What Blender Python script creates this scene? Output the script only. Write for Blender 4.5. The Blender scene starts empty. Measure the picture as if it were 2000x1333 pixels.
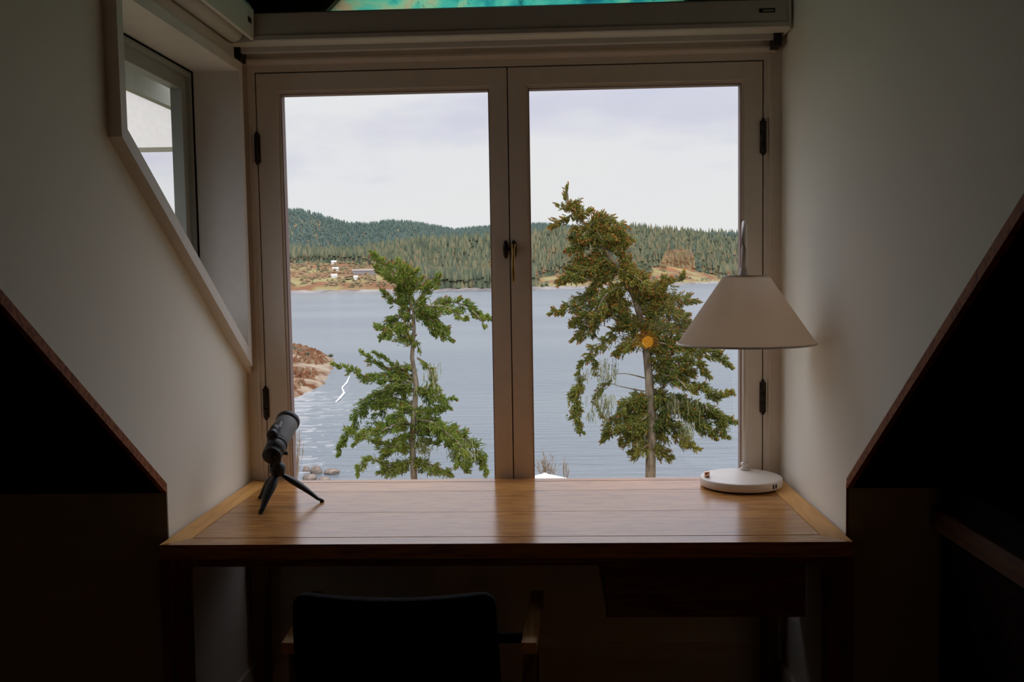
import bpy, bmesh, math, random
import numpy as np
from mathutils import Vector, Matrix, noise

random.seed(7)
rng = np.random.default_rng(7)
scn = bpy.context.scene
COL = scn.collection

# ------------------------------------------------------------------ camera
F, PITCH, YAW, ROLL = 1850.0, .0679, .0406, -.0163
CP = Vector((.1154, -2.7967, 1.3502))
def cam_basis():
    cy, sy, cp, sp = math.cos(YAW), math.sin(YAW), math.cos(PITCH), math.sin(PITCH)
    f = Vector((-sy*cp, cy*cp, -sp)); r = Vector((cy, sy, 0)); u = r.cross(f)
    cr, sr = math.cos(ROLL), math.sin(ROLL)
    return cr*r + sr*u, -sr*r + cr*u, f
CR, CU, CF = cam_basis()
cam = bpy.data.objects.new('camera', bpy.data.cameras.new('camera'))
COL.objects.link(cam)
cam.data.sensor_width = 36; cam.data.lens = F*36/2000
cam.data.clip_start = .02; cam.data.clip_end = 6000
M = Matrix((CR, CU, -CF)).transposed().to_4x4(); M.translation = CP
cam.matrix_world = M
scn.camera = cam
def at(u, v, ax, val):
    u, v, val = float(u), float(v), float(val)
    """world point on the plane axis=val that stands where the photograph shows (u, v)"""
    d = CF + (u-1000)/F*CR - (v-666.5)/F*CU
    return CP + d*((val-CP[ax])/d[ax])

# ------------------------------------------------------------------ world, sun, exposure
scn.view_settings.view_transform = 'Standard'; scn.view_settings.look = 'None'
scn.view_settings.gamma = 1; scn.view_settings.use_curve_mapping = False
scn.view_settings.exposure = 0.24
scn.cycles.max_bounces = 10; scn.cycles.diffuse_bounces = 6; scn.cycles.glossy_bounces = 3
scn.cycles.transparent_max_bounces = 12; scn.cycles.transmission_bounces = 6
scn.cycles.use_denoising = True; scn.cycles.caustics_reflective = False

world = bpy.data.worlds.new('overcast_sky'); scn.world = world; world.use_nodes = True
nt = world.node_tree; nt.nodes.clear()
def N(t, typ, **kw):
    n = t.nodes.new(typ)
    for k, v in kw.items(): setattr(n, k, v)
    return n
def ramp(t, stops):
    r = N(t, 'ShaderNodeValToRGB'); e = r.color_ramp.elements
    while len(e) > 1: e.remove(e[-1])
    e[0].position = stops[0][0]; e[0].color = (*stops[0][1], 1)
    for p, c in stops[1:]:
        x = e.new(p); x.color = (*c, 1)
    return r
tc = N(nt, 'ShaderNodeTexCoord'); mp = N(nt, 'ShaderNodeMapping'); mp.inputs['Scale'].default_value = (2.2, 2.2, 7.5)
nz = N(nt, 'ShaderNodeTexNoise'); nz.inputs['Scale'].default_value = 1.6; nz.inputs['Detail'].default_value = 5; nz.inputs['Roughness'].default_value = .5
nt.links.new(tc.outputs['Generated'], mp.inputs[0]); nt.links.new(mp.outputs[0], nz.inputs['Vector'])
sep = N(nt, 'ShaderNodeSeparateXYZ'); nt.links.new(tc.outputs['Generated'], sep.inputs[0])
ad = N(nt, 'ShaderNodeMath', operation='MULTIPLY_ADD'); ad.inputs[1].default_value = -3.1; ad.inputs[2].default_value = 1.0
nt.links.new(sep.outputs['Z'], ad.inputs[0])
cl = N(nt, 'ShaderNodeMath', operation='MAXIMUM'); cl.inputs[1].default_value = .50; nt.links.new(ad.outputs[0], cl.inputs[0])
su = N(nt, 'ShaderNodeMath', operation='ADD'); nt.links.new(cl.outputs[0], su.inputs[0])
sb = N(nt, 'ShaderNodeMath', operation='MULTIPLY_ADD'); sb.inputs[1].default_value = 1.0; sb.inputs[2].default_value = -.5
nt.links.new(nz.outputs[0], sb.inputs[0]); nt.links.new(sb.outputs[0], su.inputs[1])
rp = ramp(nt, [(.30, (.52, .55, .66)), (.50, (.60, .60, .70)), (.64, (.71, .715, .74)), (1, (.735, .735, .725))])
nt.links.new(su.outputs[0], rp.inputs[0])
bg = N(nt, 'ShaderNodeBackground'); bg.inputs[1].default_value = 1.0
wo = N(nt, 'ShaderNodeOutputWorld')
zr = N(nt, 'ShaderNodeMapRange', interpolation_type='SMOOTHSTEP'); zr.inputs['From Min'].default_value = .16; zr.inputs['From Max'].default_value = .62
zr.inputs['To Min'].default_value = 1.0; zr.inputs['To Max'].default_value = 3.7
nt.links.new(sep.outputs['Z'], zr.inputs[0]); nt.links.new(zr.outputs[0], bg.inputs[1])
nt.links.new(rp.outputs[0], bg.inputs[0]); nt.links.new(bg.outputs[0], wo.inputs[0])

sun = bpy.data.objects.new('sun', bpy.data.lights.new('sun', 'SUN')); COL.objects.link(sun)
sun.data.energy = 0.9; sun.data.angle = math.radians(20); sun.data.color = (1, .9, .72)
sun.rotation_euler = Vector((-.55, .6, -.75)).to_track_quat('-Z', 'Y').to_euler()

# ------------------------------------------------------------------ materials
def mat(name, col, rough=.6, metal=0, spec=.5, noise_scale=None, col2=None, bump=0, stretch=(1, 1, 1), detail=4, lo=.35, hi=.65, coord='Object', sheen=0):
    m = bpy.data.materials.new(name); m.use_nodes = True; t = m.node_tree
    b = t.nodes['Principled BSDF']
    b.inputs['Base Color'].default_value = (*col, 1); b.inputs['Roughness'].default_value = rough
    b.inputs['Metallic'].default_value = metal; b.inputs['Specular IOR Level'].default_value = spec
    if noise_scale:
        c = N(t, 'ShaderNodeTexCoord'); p = N(t, 'ShaderNodeMapping'); p.inputs['Scale'].default_value = stretch
        n = N(t, 'ShaderNodeTexNoise'); n.inputs['Scale'].default_value = noise_scale; n.inputs['Detail'].default_value = detail
        t.links.new(c.outputs[coord], p.inputs[0]); t.links.new(p.outputs[0], n.inputs['Vector'])
        if col2:
            r = ramp(t, [(lo, col), (hi, col2)]); t.links.new(n.outputs[0], r.inputs[0]); t.links.new(r.outputs[0], b.inputs['Base Color'])
        if bump:
            bp = N(t, 'ShaderNodeBump'); bp.inputs['Strength'].default_value = bump; bp.inputs['Distance'].default_value = .01
            t.links.new(n.outputs[0], bp.inputs['Height']); t.links.new(bp.outputs[0], b.inputs['Normal'])
    return m

def wood(name, c1, c2, c3, axis='x', rough=.38, scale=1.0, coat=0, spec=.5):
    m = bpy.data.materials.new(name); m.use_nodes = True; t = m.node_tree; b = t.nodes['Principled BSDF']
    c = N(t, 'ShaderNodeTexCoord'); p = N(t, 'ShaderNodeMapping')
    s = {'x': (1.2, 14, 14), 'y': (14, 1.2, 14), 'z': (14, 14, 1.2)}[axis]
    p.inputs['Scale'].default_value = [k*scale for k in s]
    oi = N(t, 'ShaderNodeObjectInfo'); mul = N(t, 'ShaderNodeVectorMath', operation='SCALE'); cmb = N(t, 'ShaderNodeCombineXYZ')
    t.links.new(oi.outputs['Random'], cmb.inputs[0]); t.links.new(oi.outputs['Random'], cmb.inputs[1]); mul.inputs['Scale'].default_value = 30
    t.links.new(cmb.outputs[0], mul.inputs[0]); av = N(t, 'ShaderNodeVectorMath', operation='ADD')
    t.links.new(c.outputs['Object'], p.inputs[0]); t.links.new(p.outputs[0], av.inputs[0]); t.links.new(mul.outputs[0], av.inputs[1])
    n1 = N(t, 'ShaderNodeTexNoise'); n1.inputs['Scale'].default_value = 1.0; n1.inputs['Detail'].default_value = 3; n1.inputs['Distortion'].default_value = .5
    t.links.new(av.outputs[0], n1.inputs['Vector'])
    # cathedral grain: contour lines of a smooth stretched field
    sn = N(t, 'ShaderNodeMath', operation='MULTIPLY'); sn.inputs[1].default_value = 42; t.links.new(n1.outputs[0], sn.inputs[0])
    si = N(t, 'ShaderNodeMath', operation='SINE'); t.links.new(sn.outputs[0], si.inputs[0])
    n2 = N(t, 'ShaderNodeTexNoise'); n2.inputs['Scale'].default_value = 7; n2.inputs['Detail'].default_value = 5
    t.links.new(av.outputs[0], n2.inputs['Vector'])
    ma = N(t, 'ShaderNodeMath', operation='MULTIPLY_ADD'); ma.inputs[1].default_value = .13; t.links.new(si.outputs[0], ma.inputs[0]); t.links.new(n2.outputs[0], ma.inputs[2])
    r = ramp(t, [(.30, c3), (.45, c2), (.66, c1)]); t.links.new(ma.outputs[0], r.inputs[0])
    hv = N(t, 'ShaderNodeHueSaturation'); mr = N(t, 'ShaderNodeMapRange'); mr.inputs['To Min'].default_value = .9; mr.inputs['To Max'].default_value = 1.1
    t.links.new(oi.outputs['Random'], mr.inputs[0]); t.links.new(mr.outputs[0], hv.inputs['Value']); t.links.new(r.outputs[0], hv.inputs['Color'])
    t.links.new(hv.outputs[0], b.inputs['Base Color'])
    rr = N(t, 'ShaderNodeMapRange'); rr.inputs['To Min'].default_value = rough+.08; rr.inputs['To Max'].default_value = rough-.05
    t.links.new(n2.outputs[0], rr.inputs[0]); t.links.new(rr.outputs[0], b.inputs['Roughness'])
    bp = N(t, 'ShaderNodeBump'); bp.inputs['Strength'].default_value = .12; bp.inputs['Distance'].default_value = .002
    t.links.new(ma.outputs[0], bp.inputs['Height']); t.links.new(bp.outputs[0], b.inputs['Normal'])
    b.inputs['Specular IOR Level'].default_value = spec
    b.inputs['Coat Weight'].default_value = coat; b.inputs['Coat Roughness'].default_value = .25
    return m

def island_mat(name, stops, rough=.7, pos_scale=.9, mixf=.5, spec=.2, transl=0):
    m = bpy.data.materials.new(name); m.use_nodes = True; t = m.node_tree; b = t.nodes['Principled BSDF']
    g = N(t, 'ShaderNodeNewGeometry'); n = N(t, 'ShaderNodeTexNoise'); n.inputs['Scale'].default_value = pos_scale; n.inputs['Detail'].default_value = 3
    t.links.new(g.outputs['Position'], n.inputs['Vector'])
    mx = N(t, 'ShaderNodeMix'); mx.inputs[0].default_value = mixf
    t.links.new(g.outputs['Random Per Island'], mx.inputs[2]); t.links.new(n.outputs[0], mx.inputs[3])
    r = ramp(t, stops); t.links.new(mx.outputs[0], r.inputs[0]); t.links.new(r.outputs[0], b.inputs['Base Color'])
    b.inputs['Roughness'].default_value = rough; b.inputs['Specular IOR Level'].default_value = spec
    return m

def glass_mat(name, tint=(1, 1, 1), refl=1.0):
    m = bpy.data.materials.new(name); m.use_nodes = True; t = m.node_tree; t.nodes.clear()
    o = N(t, 'ShaderNodeOutputMaterial'); tr = N(t, 'ShaderNodeBsdfTransparent'); gl = N(t, 'ShaderNodeBsdfGlossy')
    gl.inputs['Roughness'].default_value = .0; tr.inputs[0].default_value = (*tint, 1)
    # Schlick on both faces of a thin pane, the same from either side
    ge = N(t, 'ShaderNodeNewGeometry'); dt = N(t, 'ShaderNodeVectorMath', operation='DOT_PRODUCT')
    t.links.new(ge.outputs['Normal'], dt.inputs[0]); t.links.new(ge.outputs['Incoming'], dt.inputs[1])
    ab = N(t, 'ShaderNodeMath', operation='ABSOLUTE'); t.links.new(dt.outputs['Value'], ab.inputs[0])
    om = N(t, 'ShaderNodeMath', operation='SUBTRACT'); om.inputs[0].default_value = 1; t.links.new(ab.outputs[0], om.inputs[1])
    pw = N(t, 'ShaderNodeMath', operation='POWER'); pw.inputs[1].default_value = 5; t.links.new(om.outputs[0], pw.inputs[0])
    mu = N(t, 'ShaderNodeMath', operation='MULTIPLY_ADD'); mu.inputs[1].default_value = .9*refl; mu.inputs[2].default_value = .08*refl
    mx = N(t, 'ShaderNodeMixShader'); t.links.new(pw.outputs[0], mu.inputs[0]); t.links.new(mu.outputs[0], mx.inputs[0])
    t.links.new(tr.outputs[0], mx.inputs[1]); t.links.new(gl.outputs[0], mx.inputs[2]); t.links.new(mx.outputs[0], o.inputs[0])
    return m

def emit_mat(name, col, s):
    m = bpy.data.materials.new(name); m.use_nodes = True; b = m.node_tree.nodes['Principled BSDF']
    b.inputs['Base Color'].default_value = (*col, 1); b.inputs['Emission Color'].default_value = (*col, 1); b.inputs['Emission Strength'].default_value = s
    return m

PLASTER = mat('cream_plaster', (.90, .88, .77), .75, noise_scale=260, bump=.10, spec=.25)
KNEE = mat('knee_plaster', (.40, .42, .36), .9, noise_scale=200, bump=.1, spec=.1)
PAINT = mat('taupe_white_paint', (.80, .71, .60), .45, noise_scale=30, col2=(.77, .685, .58), spec=.4)
PAINTR = mat('grey_white_paint', (.82, .78, .70), .5, noise_scale=30, col2=(.79, .75, .68), spec=.3)
BLIND = mat('blind_aluminium', (.74, .72, .65), .5, noise_scale=40, col2=(.72, .70, .63), spec=.4)
BLINDW = mat('blind_white_fabric', (.6, .58, .54), .7, noise_scale=400, bump=.1)
BLACKM = mat('black_metal', (.012, .011, .010), .45, noise_scale=60, bump=.05, spec=.3)
BRONZE = mat('dark_bronze', (.022, .016, .011), .42, metal=.5, noise_scale=80, col2=(.035, .024, .014))
BRASS = mat('aged_brass', (.45, .28, .08), .3, metal=1, noise_scale=60, col2=(.30, .18, .05))
DARKGAP = mat('dark_gasket', (.01, .009, .008), .9, noise_scale=50, bump=.05, spec=.05)
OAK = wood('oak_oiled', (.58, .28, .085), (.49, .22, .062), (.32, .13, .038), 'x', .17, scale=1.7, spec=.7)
OAKY = wood('oak_oiled_cross_lit', (.84, .45, .13), (.80, .42, .12), (.72, .36, .095), 'y', .45)  # side borders: same oak, colour raised to stand in for light off the walls
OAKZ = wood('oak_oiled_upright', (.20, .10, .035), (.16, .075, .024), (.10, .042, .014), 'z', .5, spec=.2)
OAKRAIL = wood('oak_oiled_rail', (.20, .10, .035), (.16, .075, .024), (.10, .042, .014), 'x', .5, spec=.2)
ARMWOOD = wood('pale_oak_arm', (.80, .54, .30), (.72, .45, .23), (.52, .30, .14), 'y', .45)
REDWOOD = wood('red_fir_lining', (.33, .12, .05), (.26, .09, .036), (.17, .055, .022), 'x', .6, spec=.1)
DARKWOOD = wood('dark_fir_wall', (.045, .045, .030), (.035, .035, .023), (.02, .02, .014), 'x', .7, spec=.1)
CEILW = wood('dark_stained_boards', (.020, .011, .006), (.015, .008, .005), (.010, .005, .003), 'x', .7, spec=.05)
FLOORW = wood('dark_floor_boards', (.10, .055, .028), (.08, .042, .021), (.05, .026, .014), 'y', .5, spec=.1)
CABW = wood('brown_cabinet_wood', (.13, .050, .018), (.10, .038, .013), (.06, .022, .008), 'y', .4)
FABRIC = mat('charcoal_weave', (.010, .010, .012), .95, noise_scale=420, col2=(.030, .030, .034), bump=.9, spec=.08, detail=2)
WHITEP = mat('lamp_white_enamel', (.78, .71, .63), .38, noise_scale=30, col2=(.76, .69, .615), spec=.5)
SHADEM = mat('linen_lampshade', (.80, .74, .66), .85, noise_scale=500, col2=(.76, .70, .62), bump=.15, spec=.1)
t = SHADEM.node_tree; tl = N(t, 'ShaderNodeBsdfTranslucent'); tl.inputs[0].default_value = (.78, .69, .58, 1); ms = N(t, 'ShaderNodeMixShader'); ms.inputs[0].default_value = .74
t.links.new(t.nodes['Principled BSDF'].outputs[0], ms.inputs[1]); t.links.new(tl.outputs[0], ms.inputs[2]); t.links.new(ms.outputs[0], t.nodes['Material Output'].inputs[0])
COPPER = mat('copper_knob', (.75, .45, .36), .2, metal=1, noise_scale=50, col2=(.7, .4, .32))
RUBBER = mat('black_rubber', (.014, .014, .015), .45, noise_scale=300, bump=.15, spec=.35)
GREYRUB = mat('dark_grey_armour', (.17, .17, .17), .55, noise_scale=500, bump=.25, spec=.4)
GLASS = glass_mat('window_glass', (.99, 1, .995), 1.0)

# ------------------------------------------------------------------ helpers
def link(name, me, m, parent=None, smooth=False):
    o = bpy.data.objects.new(name, me); COL.objects.link(o)
    if m:
        for x in (m if isinstance(m, (list, tuple)) else [m]): me.materials.append(x)
    if parent: o.parent = parent
    if smooth:
        for p in me.polygons: p.use_smooth = True
    return o
def obj(name, bm, m, parent=None, smooth=False, bevel=0, seg=2, origin=None):
    if bevel:
        bmesh.ops.bevel(bm, geom=[e for e in bm.edges if e.is_manifold and e.calc_face_angle(0) > .6], offset=bevel, segments=seg, affect='EDGES', profile=.5)
    bmesh.ops.recalc_face_normals(bm, faces=bm.faces)
    me = bpy.data.meshes.new(name); 
    off = Vector(origin) if origin else Vector((0, 0, 0))
    if parent is not None: off = off  # vertices stay relative to the parent's frame
    bm.to_mesh(me); bm.free()
    return link(name, me, m, parent, smooth)
def box(bm, x0, x1, y0, y1, z0, z1):
    vs = [bm.verts.new((x, y, z)) for x in (x0, x1) for y in (y0, y1) for z in (z0, z1)]
    for f in ((0, 1, 3, 2), (4, 6, 7, 5), (0, 4, 5, 1), (2, 3, 7, 6), (0, 2, 6, 4), (1, 5, 7, 3)):
        bm.faces.new([vs[i] for i in f])
def bx(name, m, parent, x0, x1, y0, y1, z0, z1, bevel=0, smooth=False, seg=2):
    bm = bmesh.new(); box(bm, x0, x1, y0, y1, z0, z1); return obj(name, bm, m, parent, smooth, bevel, seg)
def prism(bm, pts, axis, a, b):
    """extrude polygon pts (two remaining axes in order) along axis from a to b"""
    def P(p, t):
        l = list(p); l.insert(axis, t); return l
    A = [bm.verts.new(P(p, a)) for p in pts]; B = [bm.verts.new(P(p, b)) for p in pts]
    bm.faces.new(A); bm.faces.new(B[::-1])
    n = len(pts)
    for i in range(n): bm.faces.new((A[i], B[i], B[(i+1) % n], A[(i+1) % n]))
def ringprism(bm, outer, inner, axis, a, b):
    n = len(outer)
    for i in range(n):
        j = (i+1) % n
        prism(bm, [outer[i], outer[j], inner[j], inner[i]], axis, a, b)
def lathe(bm, prof, center=(0, 0, 0), n=40, mat4=None, closed=False):
    rings = []
    for r, z in prof:
        rings.append([bm.verts.new(((r*math.cos(2*math.pi*i/n)), (r*math.sin(2*math.pi*i/n)), z)) for i in range(n)])
    for a, b in zip(rings[:-1], rings[1:]):
        for i in range(n): bm.faces.new((a[i], a[(i+1) % n], b[(i+1) % n], b[i]))
    if closed:
        a, b = rings[-1], rings[0]
        for i in range(n): bm.faces.new((a[i], a[(i+1) % n], b[(i+1) % n], b[i]))
    else:
        bm.faces.new(rings[0][::-1]); bm.faces.new(rings[-1])
    vs = [v for r in rings for v in r]
    if mat4 is not None: bmesh.ops.transform(bm, matrix=mat4, verts=vs)
    bmesh.ops.translate(bm, vec=Vector(center), verts=vs)
def tube(bm, pts, rad, n=8, caps=True):
    pts = [Vector(p) for p in pts]; rings = []
    if not isinstance(rad, (list, tuple)): rad = [rad]*len(pts)
    ref = Vector((.13, .31, .94)).normalized()
    for i, p in enumerate(pts):
        d = (pts[min(i+1, len(pts)-1)] - pts[max(i-1, 0)]).normalized()
        a = d.cross(ref)
        if a.length < .05: a = d.cross(Vector((1, 0, 0)))
        a.normalize(); b = d.cross(a)
        rings.append([bm.verts.new(p + rad[i]*(math.cos(2*math.pi*k/n)*a + math.sin(2*math.pi*k/n)*b)) for k in range(n)])
    for A, B in zip(rings[:-1], rings[1:]):
        for k in range(n): bm.faces.new((A[k], A[(k+1) % n], B[(k+1) % n], B[k]))
    if caps: bm.faces.new(rings[0][::-1]); bm.faces.new(rings[-1])
def align(p, d):
    """matrix placing local +Z along d at p"""
    q = Vector(d).to_track_quat('Z', 'Y'); m = q.to_matrix().to_4x4(); m.translation = Vector(p); return m
def thing(name, label, cat, loc=(0, 0, 0), group=None):
    o = bpy.data.objects.new(name, None); COL.objects.link(o); o.location = loc
    o['label'] = label; o['category'] = cat
    if group: o['group'] = group
    o.empty_display_size = .1
    return o
def tag(o, label, cat, group=None, kind=None):
    o['label'] = label; o['category'] = cat
    if group: o['group'] = group
    if kind: o['kind'] = kind
    return o
def reorigin(root):
    """children were modelled in world space: take the thing's base out of them"""
    for ch in root.children_recursive:
        if ch.parent == root and ch.type == 'MESH' and not ch.get('_r'):
            ch.data.transform(Matrix.Translation(-root.location))
            for g in ch.children_recursive: g.data.transform(Matrix.Translation(-root.location))
def struct(o): o['kind'] = 'structure'; return o

# ------------------------------------------------------------------ the room
XL, XR = -.797, .792            # dormer cheeks
YK, ZK, SL = -.615, .874, .735  # knee wall, where the roof slope starts, its slope
EAVE, RIDGE = 2.13, 2.90
RX0, RX1, RYB = -3.0, 2.4, -5.2
def slope_z(y): return ZK + SL*(YK - y)
ye, yr = YK-(EAVE-ZK)/SL, YK-(RIDGE-ZK)/SL
YTOP = -3.75

SX0, SX1, SZT, SZB = -.7395, .736, 1.957, .80      # sash pair outer
# window wall with opening
bm = bmesh.new()
box(bm, XL-.2, SX0-.004, .012, .20, 0, 2.13); box(bm, SX1+.004, XR+.2, .012, .20, 0, 2.13)
box(bm, SX0-.004, SX1+.004, .012, .20, 0, .60); box(bm, SX0-.004, SX1+.004, .012, .20, SZT+.004, 2.06)
struct(obj('wall_back', bm, PLASTER))
# gable with its triangular window
GT0, GT1, GH = -.604, .604, .604      # glass base half width, height
gz = 2.085
bm = bmesh.new()
outer = [(XL-.02, 2.06), (XR+.02, 2.06), (XR+.02, EAVE), (0, RIDGE+.02), (XL-.02, EAVE)]
prism(bm, [(XL-.155, 2.06), (XR+.155, 2.06), (GT1, gz), (GT0, gz)], 1, .012, .12)
prism(bm, [(XR+.155, 2.06), (XR+.155, EAVE), (0, RIDGE+.02), (0, gz+GH), (GT1, gz)], 1, .012, .12)
prism(bm, [(XL-.155, 2.06), (GT0, gz), (0, gz+GH), (0, RIDGE+.02), (XL-.155, EAVE)], 1, .012, .12)
struct(obj('wall_gable', bm, DARKWOOD))

# cheeks: left one with the five-sided opening
YF = ye
LO = [(-.822, 1.963), (-.822, 1.668), (-.055, 1.138), (-.055, 1.963)]      # opening (y, z)
bm = bmesh.new()
low = [(.012, 0), (YK, 0), (YK, ZK), (YF, EAVE), (.012, EAVE)]
def cheek_faces(bm, x0, x1):
    prism(bm, [(.012, 0), (YK, 0), (YK, ZK), LO[1], LO[2], (LO[2][0], 1.0), (.012, 1.0)], 0, x0, x1)
cx0, cx1 = XL-.155, XL
prism(bm, [(YK, 0), (.012, 0), (.012, 1.0), (LO[2][0], LO[2][1]), LO[1], (YK-(1.668-ZK)/SL, 1.668), (YK, ZK)], 0, cx0, cx1)
prism(bm, [(.012, 1.0), (.012, EAVE), (LO[3][0], EAVE), LO[2]], 0, cx0, cx1)
prism(bm, [(LO[3][0], LO[3][1]), (LO[3][0], EAVE), (LO[0][0], EAVE), LO[0]], 0, cx0, cx1)
prism(bm, [LO[1], LO[0], (LO[0][0], EAVE), (YF, EAVE), (YK-(1.668-ZK)/SL, 1.668)], 0, cx0, cx1)
struct(obj('wall_left', bm, PLASTER))
bm = bmesh.new(); prism(bm, low, 0, XR, XR+.155)
struct(obj('wall_right', bm, PLASTER))
# knee walls either side
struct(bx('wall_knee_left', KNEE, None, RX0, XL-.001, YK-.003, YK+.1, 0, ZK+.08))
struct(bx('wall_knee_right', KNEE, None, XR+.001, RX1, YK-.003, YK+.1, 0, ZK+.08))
# rest of the room, dark
for nm, xa in (('wall_far_left', RX0-.1), ('wall_far_right', RX1)):
    bm = bmesh.new(); prism(bm, [(YK+.1, 0), (YK+.1, ZK), (YTOP, slope_z(YTOP)), (RYB, slope_z(YTOP)), (RYB, 0)], 0, xa, xa+.1); struct(obj(nm, bm, PLASTER))
struct(bx('wall_behind', PLASTER, None, RX0-.1, RX1+.1, RYB-.1, RYB, 0, slope_z(YTOP)))
struct(bx('floor', FLOORW, None, RX0-.1, RX1+.1, RYB-.1, .2, -.1, 0))
T = .024
def slope_slab(name, x0, x1, m, ya=YK, yb=YTOP):
    bm = bmesh.new(); nrm = Vector((0, -SL, -1)).normalized()*T
    pts = [(ya, slope_z(ya)), (yb, slope_z(yb)), (yb+nrm.y, slope_z(yb)+nrm.z), (ya, slope_z(ya)+nrm.z*1.25)]
    prism(bm, pts, 0, x0, x1); return struct(obj(name, bm, m))
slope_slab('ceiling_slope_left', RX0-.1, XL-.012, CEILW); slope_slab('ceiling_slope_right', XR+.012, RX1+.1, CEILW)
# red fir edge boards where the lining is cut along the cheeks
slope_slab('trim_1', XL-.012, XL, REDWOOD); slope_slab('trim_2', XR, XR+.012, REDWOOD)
struct(bx('trim_3', REDWOOD, None, XR-.001, XR+.004, YK-.004, YK, 0, ZK-.01))
# outer roof skin that closes the shell, dormer roof and the flat part behind
bm = bmesh.new()
def tri(bm, *ps): bm.faces.new([bm.verts.new(p) for p in ps])
for s, xe in ((-1, XL-.15), (1, XR+.15)):
    zz = EAVE - .0
    tri(bm, (xe, .12, zz), (0, .12, RIDGE), (0, yr, RIDGE), (xe, ye, zz))
    tri(bm, (xe, .12, zz+.05), (xe, ye, zz+.05), (0, yr, RIDGE+.06), (0, .12, RIDGE+.06))
zt = slope_z(YTOP)
tri(bm, (XL-.15, ye, EAVE), (0, yr, RIDGE), (0, YTOP, zt), (XL-.15, YTOP, zt))
tri(bm, (XR+.15, ye, EAVE), (XR+.15, YTOP, zt), (0, YTOP, zt), (0, yr, RIDGE))
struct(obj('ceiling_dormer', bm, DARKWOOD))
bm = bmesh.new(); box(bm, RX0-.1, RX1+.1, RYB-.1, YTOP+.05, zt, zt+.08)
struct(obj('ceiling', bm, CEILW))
# baseboard under the desk
bm = bmesh.new(); prism(bm, [(.012, 0), (-.006, 0), (-.006, .200), (-.001, .212), (-.001, .228), (.005, .242), (.012, .242)], 0, XL, XR)
struct(obj('baseboard_back', bm, PAINTR))
struct(bx('baseboard_right', PAINTR, None, XR-.012, XR, YK, -.006, 0, .2)); struct(bx('baseboard_left', PAINTR, None, XL, XL+.012, YK, -.006, 0, .2))

# ------------------------------------------------------------------ main window
w1 = bpy.data.objects.new('window_1', None); COL.objects.link(w1); struct(w1)
bm = bmesh.new()
# jamb casings, stepped, and head casing with a moulded lower edge
g = .004
for s, xs, xc in ((-1, SX0, XL), (1, SX1, XR)):
    e = xs + s*g
    prism(bm, [(e, .012), (e, .004), (e+s*.012, .004), (e+s*.014, .000), (e+s*.022, .000), (e+s*.024, .004), (xc, .004), (xc, .012)], 2, .60, SZT+.06)
box(bm, SX0-.03, SX1+.03, .002, .012, SZT+g, SZT+.03)
casing = obj('casing', bm, PAINT, w1)
bm = bmesh.new()
prism(bm, [(.012, SZT+.024), (-.006, SZT+.024), (-.012, SZT+.034), (-.012, SZT+.040), (-.004, SZT+.044), (-.004, SZT+.105), (.012, SZT+.105)], 0, XL+.02, XR-.02)
obj('head_casing', bm, PAINT, w1)
bx('window_sill', PAINT, w1, SX0-.02, SX1+.02, .0, .2, .60, .625, .003)
bx('jamb_back', DARKGAP, w1, SX0-.004, SX0-.001, .016, .10, .625, SZT+.003); bx('jamb_back', DARKGAP, w1, SX1+.001, SX1+.004, .016, .10, .625, SZT+.003)
bx('head_jamb', DARKGAP, w1, SX0-.004, SX1+.004, .016, .10, SZT+.001, SZT+.004)
bx('meeting_strip', DARKGAP, w1, -.012, .012, .051, .058, .63, SZT)
GL = [(-.6706, -.0545), (.0598, .6775)]
SH = [(SX0, -.0017), (.0017, SX1)]
GZT, GZB = 1.8985, .70
for k, ((g0, g1), (s0, s1)) in enumerate(zip(GL, SH)):
    bm = bmesh.new()
    def rect(a, b, c, d): return [(a, c), (b, c), (b, d), (a, d)]
    ringprism(bm, rect(s0, s1, .628, SZT), rect(g0-.008, g1+.008, GZB-.008, GZT+.008), 1, .003, .05)
    ringprism(bm, rect(g0-.008, g1+.008, GZB-.008, GZT+.008), rect(g0, g1, GZB, GZT), 1, .009, .05)
    sash = obj('sash', bm, PAINT, w1)
    sash['label'] = ('left' if k == 0 else 'right') + ' casement sash of the main window'
    bm = bmesh.new(); ringprism(bm, rect(g0, g1, GZB, GZT), rect(g0+.003, g1-.003, GZB+.003, GZT-.003), 1, .012, .045)
    obj('glazing_gasket', bm, mat('pinkish_glazing_bead', (.30, .20, .17), .6, noise_scale=50, bump=.05) if k == 0 else bpy.data.materials['pinkish_glazing_bead'], sash)
    bm = bmesh.new(); vs = [bm.verts.new(p) for p in ((g0, .028, GZB), (g1, .028, GZB), (g1, .028, GZT), (g0, .028, GZT))]; bm.faces.new(vs)
    obj('glass_pane', bm, GLASS, sash)
    hx = SX0-.002 if k == 0 else SX1+.002
    for (za, zb) in (((1.697, 1.783), (.938, 1.028)) if k == 0 else ((1.694, 1.789), (.938, 1.030))):
        bm = bmesh.new(); h = zb-za
        for q in range(3):
            lathe(bm, [(.0065, 0), (.0072, .002), (.0072, h/3-.003), (.0065, h/3-.001)], (hx, -.002, za+q*h/3), 14)
        lathe(bm, [(.002, -.006), (.005, -.004), (.004, 0)], (hx, -.002, za), 12); lathe(bm, [(.004, 0), (.005, .004), (.002, .006)], (hx, -.002, zb), 12)
        box(bm, hx-.009, hx+.009, .0005, .004, za+.002, zb-.002)
        obj('hinge', bm, BRONZE, sash, True)
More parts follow.
